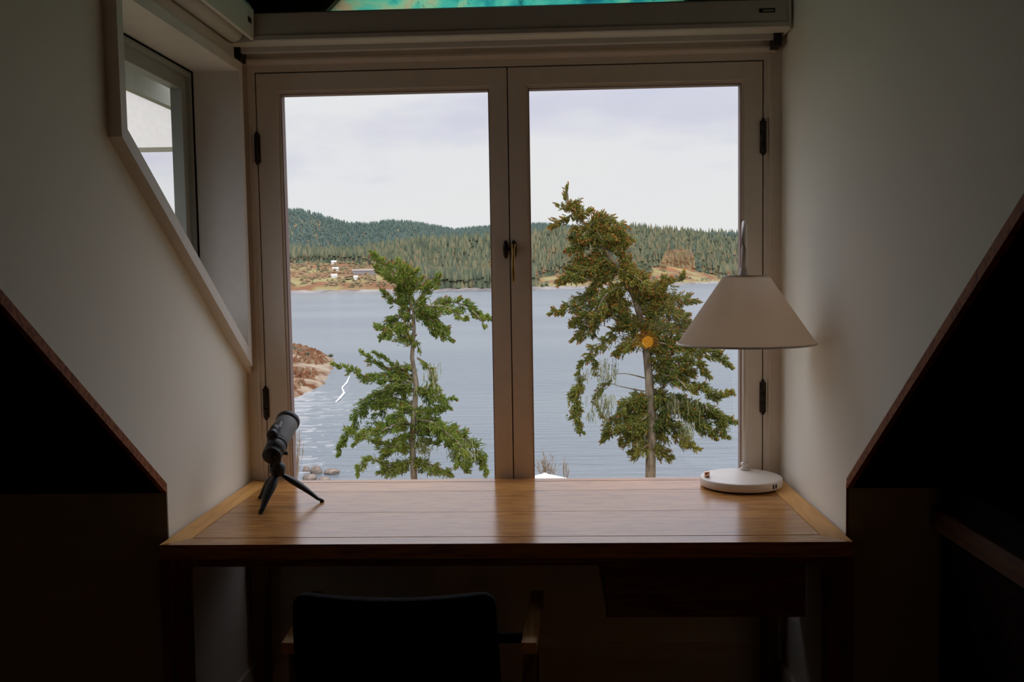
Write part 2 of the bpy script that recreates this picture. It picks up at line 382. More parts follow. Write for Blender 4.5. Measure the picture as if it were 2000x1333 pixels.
# handle: two oval plates and the hanging brass lever
for k, hx in enumerate((-.0125, .0115)):
    bm = bmesh.new()
    prof = [(.0001, 0), (.0078, 0), (.0078, .003), (.005, .006), (.0001, .007)]
    lathe(bm, prof, (0, 0, 0), 28)
    bmesh.ops.transform(bm, matrix=Matrix.Translation((hx, .003, 1.430)) @ Matrix.Diagonal((1, 1, 3.5, 1)) @ Matrix.Rotation(math.radians(90), 4, 'X'), verts=bm.verts)
    pl = obj('handle_plate' if k else 'keeper_plate', bm, BRONZE, w1, True)
    if k:
        bm = bmesh.new()
        lathe(bm, [(.006, 0), (.0065, .002), (.0065, .018), (.005, .021)], (0, 0, 0), 20, align((hx, -.002, 1.440), (0, -1, 0)))
        tube(bm, [(hx, -.018, 1.446), (hx-.001, -.021, 1.43), (hx-.001, -.022, 1.405), (hx-.0015, -.021, 1.375), (hx-.0015, -.018, 1.345), (hx-.0015, -.017, 1.335)], [.0035, .005, .0042, .0048, .0055, .003], 12)
        obj('lever', bm, BRASS, pl, True)
    else:
        bm = bmesh.new(); box(bm, hx-.004, hx+.012, -.010, -.003, 1.425, 1.437)
        obj('catch', bm, BRONZE, pl, False, .001)

# gable window: painted translucent pane in a dark frame
w3 = bpy.data.objects.new('window_3', None); COL.objects.link(w3); struct(w3)
bm = bmesh.new()
ringprism(bm, [(GT0-.0, gz-.01), (GT1+.0, gz-.01), (0, gz+GH+.0)], [(GT0+.03, gz), (GT1-.03, gz), (0, gz+GH-.03)], 1, .0, .07)
obj('gable_frame', bm, mat('dark_olive_frame', (.05, .045, .025), .6, noise_scale=30, bump=.05), w3)
pm = bpy.data.materials.new('painted_teal_glass'); pm.use_nodes = True; t = pm.node_tree; t.nodes.clear()
o_ = N(t, 'ShaderNodeOutputMaterial'); tl = N(t, 'ShaderNodeBsdfTranslucent'); gl_ = N(t, 'ShaderNodeBsdfGlossy'); gl_.inputs['Roughness'].default_value = .2
c_ = N(t, 'ShaderNodeTexCoord'); n_ = N(t, 'ShaderNodeTexNoise'); n_.inputs['Scale'].default_value = 9; n_.inputs['Detail'].default_value = 5; n_.inputs['Distortion'].default_value = .8
t.links.new(c_.outputs['Object'], n_.inputs['Vector'])
r_ = ramp(t, [(.30, (.08, .30, .36)), (.42, (.13, .52, .50)), (.52, (.26, .70, .58)), (.60, (.50, .74, .54)), (.70, (.72, .62, .44))]); t.links.new(n_.outputs[0], r_.inputs[0])
vo = N(t, 'ShaderNodeTexNoise'); vo.inputs['Scale'].default_value = 6; vo.inputs['Detail'].default_value = 2; vo.inputs['Distortion'].default_value = 1.5; t.links.new(c_.outputs['Object'], vo.inputs['Vector'])
vs_ = N(t, 'ShaderNodeMath', operation='MULTIPLY'); vs_.inputs[1].default_value = 55; t.links.new(vo.outputs[0], vs_.inputs[0]); vn = N(t, 'ShaderNodeMath', operation='SINE'); t.links.new(vs_.outputs[0], vn.inputs[0])
va = N(t, 'ShaderNodeMath', operation='ABSOLUTE'); t.links.new(vn.outputs[0], va.inputs[0])
v2 = ramp(t, [(.0, (.35, .38, .38)), (.16, (1, 1, 1))]); t.links.new(va.outputs[0], v2.inputs[0])
mm = N(t, 'ShaderNodeMix', data_type='RGBA', blend_type='MULTIPLY'); mm.inputs[0].default_value = .6
t.links.new(r_.outputs[0], mm.inputs[6]); t.links.new(v2.outputs[0], mm.inputs[7]); t.links.new(mm.outputs[2], tl.inputs[0])
ms = N(t, 'ShaderNodeMixShader'); ms.inputs[0].default_value = .04; t.links.new(tl.outputs[0], ms.inputs[1]); t.links.new(gl_.outputs[0], ms.inputs[2]); t.links.new(ms.outputs[0], o_.inputs[0])
bm = bmesh.new(); prism(bm, [(GT0+.02, gz), (GT1-.02, gz), (0, gz+GH-.02)], 1, .03, .034)
pn = obj('painted_pane', bm, pm, w3); pn['label'] = 'teal pane with painted map-like drawing'

# ------------------------------------------------------------------ side window in the left cheek
w2 = bpy.data.objects.new('window_2', None); COL.objects.link(w2); struct(w2)
def off(poly, d):
    """offset the window polygon (y, z) outward by d (each side)"""
    n = len(poly); out = []
    cyz = Vector((sum(p[0] for p in poly)/n, sum(p[1] for p in poly)/n))
    lines = []
    for i in range(n):
        a, b = Vector(poly[i]), Vector(poly[(i+1) % n]); e = (b-a).normalized(); nn = Vector((e.y, -e.x))
        if nn.dot((a+b)/2-cyz) < 0: nn = -nn
        di = d[i] if isinstance(d, (list, tuple)) else d
        lines.append((a+nn*di, e))
    for i in range(n):
        p, e = lines[i-1]; q, f = lines[i]
        den = e.x*f.y-e.y*f.x; s = ((q.x-p.x)*f.y-(q.y-p.y)*f.x)/den
        out.append(tuple(p+e*s))
    return out
# sides order: 0 near side, 1 sloping bottom, 2 far side, 3 top
inn = off(LO, -.001)
bm = bmesh.new()
liner = off(LO, -.010)
ringprism(bm, LO, liner, 0, XL-.150, XL)
obj('window_liner', bm, PAINTR, w2)
outc = off(LO, [.018, .022, .055, .060])
bm = bmesh.new(); ringprism(bm, outc, liner, 0, XL, XL+.016)
o2 = off(LO, [.018, .022, .020, .018]); ringprism(bm, o2, liner, 0, XL+.016, XL+.030)
o3 = off(LO, [.018, .022, .055, .060]); i3 = off(LO, [.001, .001, .040, .050])
obj('casing', bm, PAINTR, w2)
# dark shadow groove and fixing board above
bx('blind_board', PAINTR, w2, XL, XL+.012, -.86, -.001, 2.032, 2.125)
fi = off(liner, -.058); fo = off(liner, -.002)
bm = bmesh.new(); ringprism(bm, fo, fi, 0, XL-.150, XL-.118)
fi2 = off(liner, -.020); ringprism(bm, fo, fi2, 0, XL-.118, XL-.108)
obj('sash', bm, mat('olive_grey_frame', (.36, .38, .32), .5, noise_scale=30, bump=.03), w2)
bm = bmesh.new(); ringprism(bm, off(liner, -.001), off(liner, -.0045), 0, XL-.108, XL-.104); obj('gasket', bm, DARKGAP, w2)
bm = bmesh.new(); bm.faces.new([bm.verts.new((XL-.134, p[0], p[1])) for p in off(fi, .004)]); obj('glass_pane', bm, GLASS, w2)

# ------------------------------------------------------------------ roller blinds
r = thing('roller_blind', 'long grey aluminium blind cassette across the top of the main window', 'blind', (0, -.06, 2.02))
bm = bmesh.new()
prism(bm, [(-.002, 2.022), (-.118, 2.019), (-.122, 2.023), (-.122, 2.034), (-.118, 2.040), (-.116, 2.096), (-.110, 2.101), (-.002, 2.101)], 0, XL+.006, XR-.012)
obj('cassette', bm, BLIND, r)
bx('bottom_bar', BLINDW, r, XL+.03, XR-.03, -.055, -.035, 2.006, 2.022, .003)
bx('end_cap', BLIND, r, XR-.012, XR-.006, -.124, -.002, 2.017, 2.103, .002)
for x in (XL+.012, XR-.038): bx('bracket', BLACKM, r, x, x+.022, -.06, -.008, 1.985, 2.022, .003)
lx = .70
bm = bmesh.new(); ringprism(bm, [(lx, 2.062), (lx+.043, 2.062), (lx+.043, 2.073), (lx, 2.073)], [(lx+.010, 2.065), (lx+.040, 2.065), (lx+.040, 2.070), (lx+.010, 2.070)], 1, -.1185, -.116)
pl = obj('name_plate', bm, BRONZE, r); pl['label'] = 'small dark rectangular plate'
reorigin(r)
r = thing('roller_blind', 'white roller blind headrail above the side window in the left wall', 'blind', (XL+.05, -.5, 2.04))
y0, y1 = -.95, -.137
bm = bmesh.new(); prism(bm, [(XL+.085, 2.028), (XL+.092, 2.018), (XL+.098, 2.022), (XL+.100, 2.10), (XL+.090, 2.118), (XL+.013, 2.118), (XL+.013, 2.106), (XL+.084, 2.106)], 1, y0, y1)
obj('fascia', bm, BLIND, r, False, .0015)
bm = bmesh.new(); prism(bm, [(XL+.013, 2.03), (XL+.030, 2.012), (XL+.096, 2.016), (XL+.099, 2.104), (XL+.013, 2.117)], 1, y1, y1+.006); obj('end_cap', bm, BLINDW, r, False, .001)
bm = bmesh.new(); lathe(bm, [(.02, 0), (.026, .004), (.026, .80), (.02, .804)], (0, 0, 0), 28, align((XL+.045, y1-.006, 2.040), (0, -1, 0))); obj('fabric_roll', bm, BLINDW, r, True)
bm = bmesh.new()
for k in range(3): box(bm, XL+.0995, XL+.1012, y1-.050+k*.010, y1-.044+k*.010, 2.058, 2.072)
obj('maker_mark', bm, BRONZE, r)
reorigin(r)

# ------------------------------------------------------------------ desk
DX0, DX1, DY0, DY1, DZ = -.7855, .781, -.700, -.014, .75
d = thing('desk', 'wide honey oak writing desk filling the dormer under the main window', 'desk', (0, -.35, 0))
BW = .055; th = .032
ix0, ix1, iy0, iy1 = DX0+BW, DX1-BW, DY0+BW, DY1-.035
nb = 5; bh = (iy1-iy0)/nb
for k in range(nb):
    bx('tabletop_board', OAK, d, ix0+.0012, ix1-.0012, iy0+(.0065 if k == 0 else .0004)+k*bh, iy0+(k+1)*bh-.0002, DZ-th, DZ-.0006-.0003*(k % 2))
def border(name, pts, m):
    bm = bmesh.new(); prism(bm, pts, 2, DZ-th-.002, DZ); return obj(name, bm, m, d, False, .0035, 3)
border('front_border', [(DX0, DY0), (DX1, DY0), (ix1, iy0), (ix0, iy0)], OAK)
border('back_border', [(DX0, DY1), (ix0, iy1), (ix1, iy1), (DX1, DY1)], OAK)
border('side_border', [(DX0, DY0+.0005), (ix0-.0004, iy0+.0005), (ix0-.0004, iy1), (DX0, DY1-.0005)], OAKY)
border('side_border', [(DX1, DY0+.0005), (DX1, DY1-.0005), (ix1+.0004, iy1), (ix1+.0004, iy0+.0005)], OAKY)
bx('underlay', OAKRAIL, d, ix0-.02, ix1+.02, iy0-.02, iy1+.01, DZ-th-.006, DZ-th)
zt0 = DZ-th-.002
def leg(xo, s, ya, yb, w, wb):
    bm = bmesh.new(); R = .030; xi = xo+s*w
    pts = [(xo, zt0), (xo, 0)]
    pts += [(xo+s*wb, 0), (xi, zt0-.018-R)]
    for k in range(1, 7):
        a = k/6*math.pi/2; pts.append((xi+s*R*(1-math.cos(a)), zt0-.018-R+R*math.sin(a)))
    pts.append((xi+s*R, zt0))
    prism(bm, pts, 1, ya, yb); return obj('leg', bm, OAKZ, d, False, .003, 2)
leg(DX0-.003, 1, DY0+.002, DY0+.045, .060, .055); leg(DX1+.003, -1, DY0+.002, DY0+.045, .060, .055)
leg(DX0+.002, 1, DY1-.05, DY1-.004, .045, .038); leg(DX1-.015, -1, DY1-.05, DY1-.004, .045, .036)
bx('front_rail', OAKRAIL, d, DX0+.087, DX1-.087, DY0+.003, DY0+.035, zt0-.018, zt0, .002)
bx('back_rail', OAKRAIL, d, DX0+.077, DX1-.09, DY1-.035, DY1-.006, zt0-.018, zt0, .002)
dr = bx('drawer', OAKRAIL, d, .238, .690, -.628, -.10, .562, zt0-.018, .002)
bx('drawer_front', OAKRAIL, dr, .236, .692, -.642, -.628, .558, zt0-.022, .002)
reorigin(d)

# ------------------------------------------------------------------ chair
ch = thing('armchair', 'dark charcoal fabric chair with pale oak arms tucked under the desk', 'chair', (-.19, -.72, 0))
bm = bmesh.new(); nx, nz_ = 22, 14
def back_pt(i, j, side):
    u = math.sin(math.pi/2*(i/nx*2-1)); v = j/nz_
    hw = .217 - .004*v; 
    corner = max(0, abs(u)-.86)/.14
    ztop = .689 +     .007*abs(u)**2 - .028*(1-math.sqrt(max(0, 1-min(1, corner)**2)))
    z = .40 + (ztop-.40)*v
    y = -.865 + .030*(1-u*u)*(-1) + (.05)*(1-v) + (side*.5)*.05*(1-.35*abs(u)**6)*(1-.5*max(0, v-.85)/.15)
    return (-.219 + u*hw + (1-v)*.004*u, y, z)
A = [[bm.verts.new(back_pt(i, j, -1)) for j in range(nz_+1)] for i in range(nx+1)]
B = [[bm.verts.new(back_pt(i, j, 1)) for j in range(nz_+1)] for i in range(nx+1)]
for i in range(nx):
    for j in range(nz_):
        bm.faces.new((A[i][j], A[i+1][j], A[i+1][j+1], A[i][j+1])); bm.faces.new((B[i][j], B[i][j+1], B[i+1][j+1], B[i+1][j]))
    bm.faces.new((A[i][nz_], A[i+1][nz_], B[i+1][nz_], B[i][nz_])); bm.faces.new((A[i][0], B[i][0], B[i+1][0], A[i+1][0]))
for j in range(nz_):
    bm.faces.new((A[0][j], A[0][j+1], B[0][j+1], B[0][j])); bm.faces.new((A[nx][j], B[nx][j], B[nx][j+1], A[nx][j+1]))
bk = obj('backrest', bm, FABRIC, ch, True)
bm = bmesh.new(); box(bm, -.41, -.06, -.82, -.38, .40, .45); st = obj('seat', bm, FABRIC, ch, True, .02, 3)
for s, xc, sp in ((-1, -.447, -.012), (1, .062, .014)):
    bm = bmesh.new(); prev = None; n = 10; rings = []
    for k in range(n+1):
        t_ = k/n; y = -.86+.30*t_; x = xc+sp*t_; z = .584+.010*t_
        w = .0165-.001*t_; h = .024
        sec = [(-w, -h), (w, -h), (w, -.003), (w*.86, 0), (-w*.86, 0), (-w, -.003)]
        yo = 0
        rings.append([bm.verts.new((x+a, y+(.004*(1-(a/w)**2)*(-1) if k == 0 else 0), z+b)) for a, b in sec])
    for a, b in zip(rings[:-1], rings[1:]):
        for q in range(6): bm.faces.new((a[q], a[(q+1) % 6], b[(q+1) % 6], b[q]))
    bm.faces.new(rings[0][::-1]); bm.faces.new(rings[-1])
    obj('armrest', bm, ARMWOOD, ch)
    xs = xc
    bm = bmesh.new(); tube(bm, [(xs+sp*.2, -.80, .570), (xs-s*.005, -.83, .44), (xs-s*.002, -.88, .0)], [.014, .016, .012], 10); obj('leg', bm, OAKZ, ch, True)
    bm = bmesh.new(); tube(bm, [(xs+sp, -.60, .574), (xs-s*.002, -.45, .44), (xs, -.40, .0)], [.014, .016, .012], 10); obj('leg', bm, OAKZ, ch, True)
    bm = bmesh.new(); tube(bm, [(xs-s*.0, -.85, .40), (xs-s*.0, -.42, .41)], .012, 8); obj('side_rail', bm, OAKZ, ch, True)
bm = bmesh.new(); tube(bm, [(-.447, -.80, .43), (.062, -.80, .43)], .013, 8); obj('cross_rail', bm, BLACKM, ch, True)
bm = bmesh.new(); tube(bm, [(-.447, -.44, .43), (.062, -.44, .43)], .013, 8); obj('cross_rail', bm, BLACKM, ch, True)
reorigin(ch)

# ------------------------------------------------------------------ desk lamp
LBx, LBy, R0 = .648, -.130, .1135
lp = thing('table_lamp', 'white table lamp with a cone shade hung from a hooked stem on the desk', 'lamp', (LBx, LBy, DZ))
bm = bmesh.new(); lathe(bm, [(R0-.004, .0035), (R0-.001, .0045), (R0, .006), (R0, .024), (R0-.002, .0265), (R0-.006, .0275), (.0001, .0280)], (LBx, LBy, DZ), 72); base = obj('base', bm, WHITEP, lp, True)
bm = bmesh.new(); lathe(bm, [(R0-.008, 0), (R0-.008, .004)], (LBx, LBy, DZ), 48); obj('foot_pad', bm, DARKGAP, base)
sx = at(1455, 905, 1, LBy+.085).x; sy = LBy+.085
zb = DZ+.027
bm = bmesh.new(); lathe(bm, [(.013, 0), (.0145, .002), (.0145, .006), (.009, .010), (.009, .013), (.0125, .015), (.0125, .021), (.008, .024)], (sx, sy, zb), 24); obj('collar', bm, WHITEP, lp, True)
shy = -.36; pt = at(1453.5, 531, 1, shy); ztop = pt.z; ptop = at(1455, 434, 1, (sy+shy)/2-.05)
fx = at(1452.5, 531, 1, shy).x
bm = bmesh.new(); pts = [(sx, sy, zb+.01), (sx, sy, 1.0), (sx, sy, ptop.z-.10)]
for k in range(1, 16):
    a = math.pi*k/16; cy = (sy+shy)/2; ry = (sy-shy)/2
    pts.append((sx+(fx-sx)*(1-math.cos(a))/2, cy+ry*math.cos(a), ptop.z-.10+.10*math.sin(a)**.8))
pts += [(fx, shy, ptop.z-.10), (fx, shy, ztop)]
tube(bm, pts, [.0072]*3+[.0066]*17, 14); obj('stem', bm, WHITEP, lp, True)
# shade
cb = at(1457.5, 672, 1, shy); rb = (at(1592, 672, 1, shy).x-at(1323, 672, 1, shy).x)/2
ct = at(1456.5, 539, 1, shy); rt = (at(1500, 539, 1, shy).x-at(1413, 539, 1, shy).x)/2
scx, zsb, zst = (cb.x+ct.x)/2, cb.z, ct.z
scx = min(scx, XR-.003-rb)
bm = bmesh.new(); tk = .0012
NS = 80; rg = [[bm.verts.new((scx+r__*math.cos(2*math.pi*i/NS), shy+r__*math.sin(2*math.pi*i/NS), z__)) for i in range(NS)] for r__, z__ in ((rb, zsb), (rb*.62+rt*.38, zsb*.62+zst*.38), (rb*.3+rt*.7, zsb*.3+zst*.7), (rt, zst))]
for A_, B_ in zip(rg[:-1], rg[1:]):
    for i in range(NS): bm.faces.new((A_[i], A_[(i+1) % NS], B_[(i+1) % NS], B_[i]))
sh = obj('lamp_shade', bm, SHADEM, lp, True)
bm = bmesh.new()
lathe(bm, [(rb-.0015, zsb-.001), (rb+.0012, zsb-.001), (rb+.0010, zsb+.004), (rb-.0015, zsb+.004)], (scx, shy, 0), NS, closed=True)
obj('lower_hoop', bm, WHITEP, sh, True)
bm = bmesh.new(); lathe(bm, [(rt-.0015, zst-.003), (rt+.0012, zst-.003), (rt+.0012, zst+.001), (rt-.0015, zst+.001)], (scx, shy, 0), NS, closed=True)
obj('upper_hoop', bm, WHITEP, sh, True)
bm = bmesh.new()
for k in range(3):
    a = k*2*math.pi/3+.5; tube(bm, [(scx+.012*math.cos(a), shy+.012*math.sin(a), zst-.006), (scx+(rt-.002)*math.cos(a), shy+(rt-.002)*math.sin(a), zst-.003)], .0015, 6)
lathe(bm, [(.013, zst-.012), (.014, zst-.008), (.014, zst+.004), (.010, zst+.008), (.010, zst+.016), (.0075, zst+.020)], (fx, shy, 0), 20)
tube(bm, [(fx, shy, zst-.01), (fx, shy, zst-.06)], .016, 16)
obj('shade_spider', bm, WHITEP, lp, True)
bm = bmesh.new(); lathe(bm, [(.010, 0), (.014, -.02), (.026, -.055), (.024, -.075), (.012, -.092), (.001, -.096)], (fx, shy, zst-.06), 20); obj('bulb', bm, mat('unlit_bulb_glass', (.7, .7, .68), .2, noise_scale=20, bump=.02), lp, True)
kp = at(1376, 926, 2, DZ+.03)
kx, ky = LBx-.097, LBy-.012
bm = bmesh.new(); lathe(bm, [(.0075, 0), (.0075, .014), (.0065, .0158), (.0001, .016)], (kx, ky, DZ+.0275), 24); obj('dimmer_knob', bm, COPPER, lp, True)
bm = bmesh.new()
for q in (-.50, -.42):
    a = -math.pi/2 + .72 + (q+.46)*1.3
    m4 = Matrix.Translation((LBx+(R0)*math.cos(a), LBy+(R0)*math.sin(a), DZ+.0155)) @ Matrix.Rotation(a, 4, 'Z')
    s_ = len(bm.verts); box(bm, -.002, .0006, -.0032, .0032, -.0058, .0058); bm.verts.ensure_lookup_table()
    bmesh.ops.transform(bm, matrix=m4, verts=bm.verts[s_:])
pt_ = obj('usb_port', bm, BLACKM, lp); pt_['label'] = 'two dark charging sockets in the rim'
reorigin(lp)

# ------------------------------------------------------------------ spotting scope on its mini tripod
sc = thing('spotting_scope', 'small black monocular on a mini tripod at the left end of the desk', 'telescope', (-.62, -.31, DZ))
E0 = at(530, 893, 1, -.375); E1 = at(563, 822, 1, -.215)
ax = (E1-E0); Ls = ax.length
m4 = align(E0, ax)
bm = bmesh.new(); lathe(bm, [(.0225, 0), (.0250, .002), (.0255, .006), (.0250, .02), (.0262, .021), (.0262, .05), (.0250, .053)], (0, 0, 0), 40); bmesh.ops.transform(bm, matrix=m4, verts=bm.verts)
ey = obj('eyecup', bm, RUBBER, sc, True)
bm = bmesh.new(); lathe(bm, [(.018, -.0006), (.0001, .0006)], (0, 0, 0), 32); bmesh.ops.transform(bm, matrix=m4, verts=bm.verts); obj('eye_lens', bm, mat('dark_lens', (.004, .004, .005), .6, noise_scale=10, bump=.01), ey, True)
bm = bmesh.new(); lathe(bm, [(.0240, .053), (.0262, .056), (.0264, .075), (.0285, .105), (.0300, .130), (.0305, Ls-.018), (.0295, Ls-.016)], (0, 0, 0), 44); bmesh.ops.transform(bm, matrix=m4, verts=bm.verts)
obj('barrel', bm, GREYRUB, sc, True)
bm = bmesh.new(); lathe(bm, [(.0300, Ls-.016), (.0325, Ls-.013), (.0330, Ls-.002), (.0315, Ls+.002), (.027, Ls+.001), (.026, Ls-.008)], (0, 0, 0), 44); bmesh.ops.transform(bm, matrix=m4, verts=bm.verts)
obj('objective_ring', bm, RUBBER, sc, True)
for z0 in (.054, ):
    bm = bmesh.new(); lathe(bm, [(.0262, z0-.0025), (.0278, z0-.001), (.0278, z0+.002), (.0262, z0+.0035)], (0, 0, 0), 40); bmesh.ops.transform(bm, matrix=m4, verts=bm.verts); obj('focus_ring', bm, RUBBER, sc, True)
# side focus knob / prism hump on the upper left
inv = m4.to_3x3().inverted(); upl = (inv @ Vector((-.32, -.25, .92))); upl.z = 0; upl.normalize()
bm = bmesh.new(); lathe(bm, [(.0115, -.004), (.0145, -.002), (.0145, .012), (.0120, .013), (.0130, .014), (.0130, .034), (.0110, .037)], (upl.x*.0300, upl.y*.0300, .058), 28); bmesh.ops.transform(bm, matrix=m4, verts=bm.verts); obj('focus_knob', bm, RUBBER, sc, True)
bm = bmesh.new(); tt = Vector((-upl.y, upl.x, 0)); c0 = upl*.031+Vector((0, 0, .104))
vs = []
for dz in (-.011, .017):
    for a, b in ((-.014, -.004), (.014, -.004), (.012, .0095), (-.012, .0095)): vs.append(bm.verts.new(c0+tt*a+upl*(b-.006)*(1 if dz < 0 else .9)+Vector((0, 0, dz))))
for f in ((0, 1, 2, 3), (4, 7, 6, 5), (0, 4, 5, 1), (1, 5, 6, 2), (2, 6, 7, 3), (3, 7, 4, 0)): bm.faces.new([vs[i] for i in f])
bmesh.ops.transform(bm, matrix=m4, verts=bm.verts)
obj('prism_hump', bm, mat('grey_metal_cap', (.10, .10, .10), .4, noise_scale=80, bump=.05), sc, False, .002)
hub = at(542, 916, 1, -.315)
dn = -(m4.to_3x3() @ upl); base_pt = E0+ax.normalized()*.055
bm = bmesh.new(); lathe(bm, [(.004, -.023), (.015, -.019), (.0205, -.009), (.0220, .0), (.0205, .009), (.014, .017), (.004, .020)], tuple(hub), 30); 
tube(bm, [hub+Vector((0, 0, .012)), E0+ax.normalized()*.060+Vector((.004, 0, -.020))], .009, 14)
obj('ball_head', bm, RUBBER, sc, True)
bm = bmesh.new(); p0 = E0+ax.normalized()*.02+Vector((-.004, 0, -.024)); tube(bm, [p0, p0+Vector((-.001, -.004, -.014))], [.006, .005], 12); obj('clamp_screw', bm, RUBBER, sc, True)
bm = bmesh.new(); tube(bm, [E0+ax.normalized()*.05+Vector((.018, 0, -.018)), E0+ax.normalized()*.05+Vector((.030, -.002, -.020))], .005, 12)
obj('clamp_screw', bm, RUBBER, sc, True)
for (fu, fv) in ((509, 1004), (629, 981), (508, 974)):
    ft = at(fu, fv, 2, DZ); bm = bmesh.new(); top = hub+Vector((0, 0, -.010))
    dirv = (ft-top); side = dirv.cross(Vector((0, 0, 1))).normalized(); upv = side.cross(dirv).normalized()
    if upv.z < 0: upv = -upv
    rings = []
    for k in range(11):
        t_ = k/10; w = [.0085, .0110, .0150, .0180, .0185, .0172, .0150, .0128, .0108, .0092, .0085][k]*.80; h = w*.62
        c = top+dirv*t_+upv*.004*math.sin(t_*math.pi)
        if k == 10: c = Vector((ft.x, ft.y, DZ+.0045)); h = .004
        rings.append([bm.verts.new(c+side*w*math.cos(a)+upv*h*math.sin(a)) for a in [2*math.pi*q/12 for q in range(12)]])
    for a, b in zip(rings[:-1], rings[1:]):
        for q in range(12): bm.faces.new((a[q], a[(q+1) % 12], b[(q+1) % 12], b[q]))
    bm.faces.new(rings[0][::-1]); bm.faces.new(rings[-1])
    lg = obj('tripod_leg', bm, RUBBER, sc, True)
    bm = bmesh.new(); lathe(bm, [(.0058, 0), (.0060, .002), (.0050, .006), (.003, .007)], (ft.x, ft.y, DZ), 14); obj('rubber_foot', bm, RUBBER, lg, True)
reorigin(sc)

# ------------------------------------------------------------------ sideboard and black box at the right
sb_ = thing('sideboard', 'brown wooden cabinet with a thick top edge at the lower right', 'cabinet', (1.4, -1.4, 0))
bx('top_board', CABW, sb_, .980, 1.75, -2.05, YK-.006, .762, .812, .006)
bx('body', CEILW, sb_, 1.010, 1.74, -2.0, YK-.01, .06, .762, .002)
for k in range(3):
    dd = bx('drawer', CEILW, sb_, 1.004, 1.010, -1.98+k*.455, -1.98+k*.455+.445, .10, .74, .002)
    bx('handle', BRONZE, dd, .990, 1.004, -1.98+k*.455+.2, -1.98+k*.455+.26, .60, .612, .002)
for x in (1.02, 1.68):
    for y in (-1.99, -.69): bx('foot', CEILW, sb_, x, x+.05, y, y+.05, 0, .06)
reorigin(sb_)
bo = thing('storage_box', 'black box on the sideboard against the knee wall', 'box', (1.25, -.85, .812))
bx('box_body', DARKGAP, bo, .992, 1.6, -1.05, YK-.035, .812, .860, .004); bx('lid', DARKGAP, bo, .988, 1.604, -1.054, YK-.031, .860, .878, .004); reorigin(bo)

# ------------------------------------------------------------------ two lit lamps behind the camera, seen as orange reflections in the right pane
GY = .028
def mirrored(u, v, dist):
    p = at(u, v, 1, 2*GY+dist); return Vector((p.x, -dist, p.z))
p = mirrored(1265, 668, 4.3)
tb = thing('side_table', 'low dark round table behind the camera that carries the two lamps', 'table', (p.x+.1, -4.4, 0))
bm = bmesh.new(); lathe(bm, [(.40, p.z-.42), (.42, p.z-.41), (.42, p.z-.39), (.40, p.z-.38)], (p.x+.1, -4.42, 0), 40); obj('tabletop', bm, CEILW, tb)
bm = bmesh.new(); lathe(bm, [(.2, 0), (.2, .02), (.03, .04), (.03, p.z-.42)], (p.x+.1, -4.42, 0), 24); obj('pedestal', bm, CEILW, tb); reorigin(tb)
gl1 = thing('globe_lamp', 'small lit amber globe lamp mirrored as an orange spot in the right pane', 'lamp', (p.x, p.y, p.z-.38))
bm = bmesh.new(); lathe(bm, [(.05, 0), (.05, .02), (.012, .03), (.012, .31)], (p.x, p.y, p.z-.38), 20); obj('lamp_base', bm, BRONZE, gl1)
bm = bmesh.new(); bmesh.ops.create_icosphere(bm, subdivisions=3, radius=.042, matrix=Matrix.Translation(p)); obj('globe', bm, emit_mat('amber_globe_lit', (1, .36, .02), 4.2), gl1, True)
bm = bmesh.new(); lathe(bm, [(.05, p.z+.075), (.085, p.z+.03), (.115, p.z-.05), (.113, p.z-.05), (.083, p.z+.03), (.048, p.z+.073)], (p.x, p.y-.16, 0), 28, closed=True); obj('reflector_dish', bm, emit_mat('amber_dish_glow', (1, .30, .03), .55), gl1, True); reorigin(gl1)
q = mirrored(1325, 508, 4.6)
gl2 = thing('shaded_lamp', 'lit amber cone lampshade mirrored as orange wedges over the far forest', 'lamp', (q.x, q.y, p.z-.38))
bm = bmesh.new(); lathe(bm, [(.07, p.z-.38), (.07, p.z-.36), (.014, p.z-.34), (.014, q.z+.05)], (q.x, q.y, 0), 20); obj('lamp_base', bm, BRONZE, gl2)
bm = bmesh.new(); lathe(bm, [(.155, q.z-.08), (.095, q.z+.08), (.093, q.z+.08), (.153, q.z-.08)], (q.x, q.y, 0), 40, closed=True); obj('lamp_shade', bm, emit_mat('amber_shade_lit', (1, .27, .04), 1.5), gl2, True); reorigin(gl2)

# ------------------------------------------------------------------ outside the side window: eave soffit, rafter, neighbouring fascia
EXTW = mat('white_exterior_paint', (.62, .60, .56), .6, noise_scale=20, col2=(.58, .565, .53)); OLIVE = mat('olive_soffit', (.30, .30, .24), .7, noise_scale=12, col2=(.25, .26, .20), stretch=(1, 12, 1))
eo = thing('eave_soffit', 'olive boarded roof overhang outside the side window', 'roof', (-1.15, .2, 2.1))
a_ = at(240, 158, 0, -1.35); b_ = at(307, 190, 0, -1.35); c_b = at(307, 290, 0, -1.35)
bx('soffit', OLIVE, eo, -1.35, XL-.156, -1.0, .8, a_.z+.11, a_.z+.135)
bx('fascia', OLIVE, eo, -1.38, -1.35, -1.0, 1.5, a_.z-.015, a_.z+.15)
for k in range(3):
    y = .05-k*.40
    bx('rafter', EXTW, eo, -1.35, XL-.16, y, y+.06, a_.z+.04, a_.z+.11, .003)
reorigin(eo)
nf = thing('neighbour_gable', 'white gable board and wall of the roof outside the side window', 'roof', (-3.0, 2, 1.6))
Y2 = 5.2
q4 = [at(u, v, 1, Y2) for u, v in ((241, 150), (352, 196), (352, 287), (241, 289))]
bm = bmesh.new(); prism(bm, [(p.x, p.z) for p in q4], 1, Y2, Y2+.3); obj('gable_wall', bm, EXTW, nf)
q4 = [at(u, v, 1, Y2-.06) for u, v in ((236, 140), (356, 190), (356, 198), (236, 150))]
bm = bmesh.new(); prism(bm, [(p.x, p.z) for p in q4], 1, Y2-.06, Y2+.36); obj('barge_board', bm, EXTW, nf)
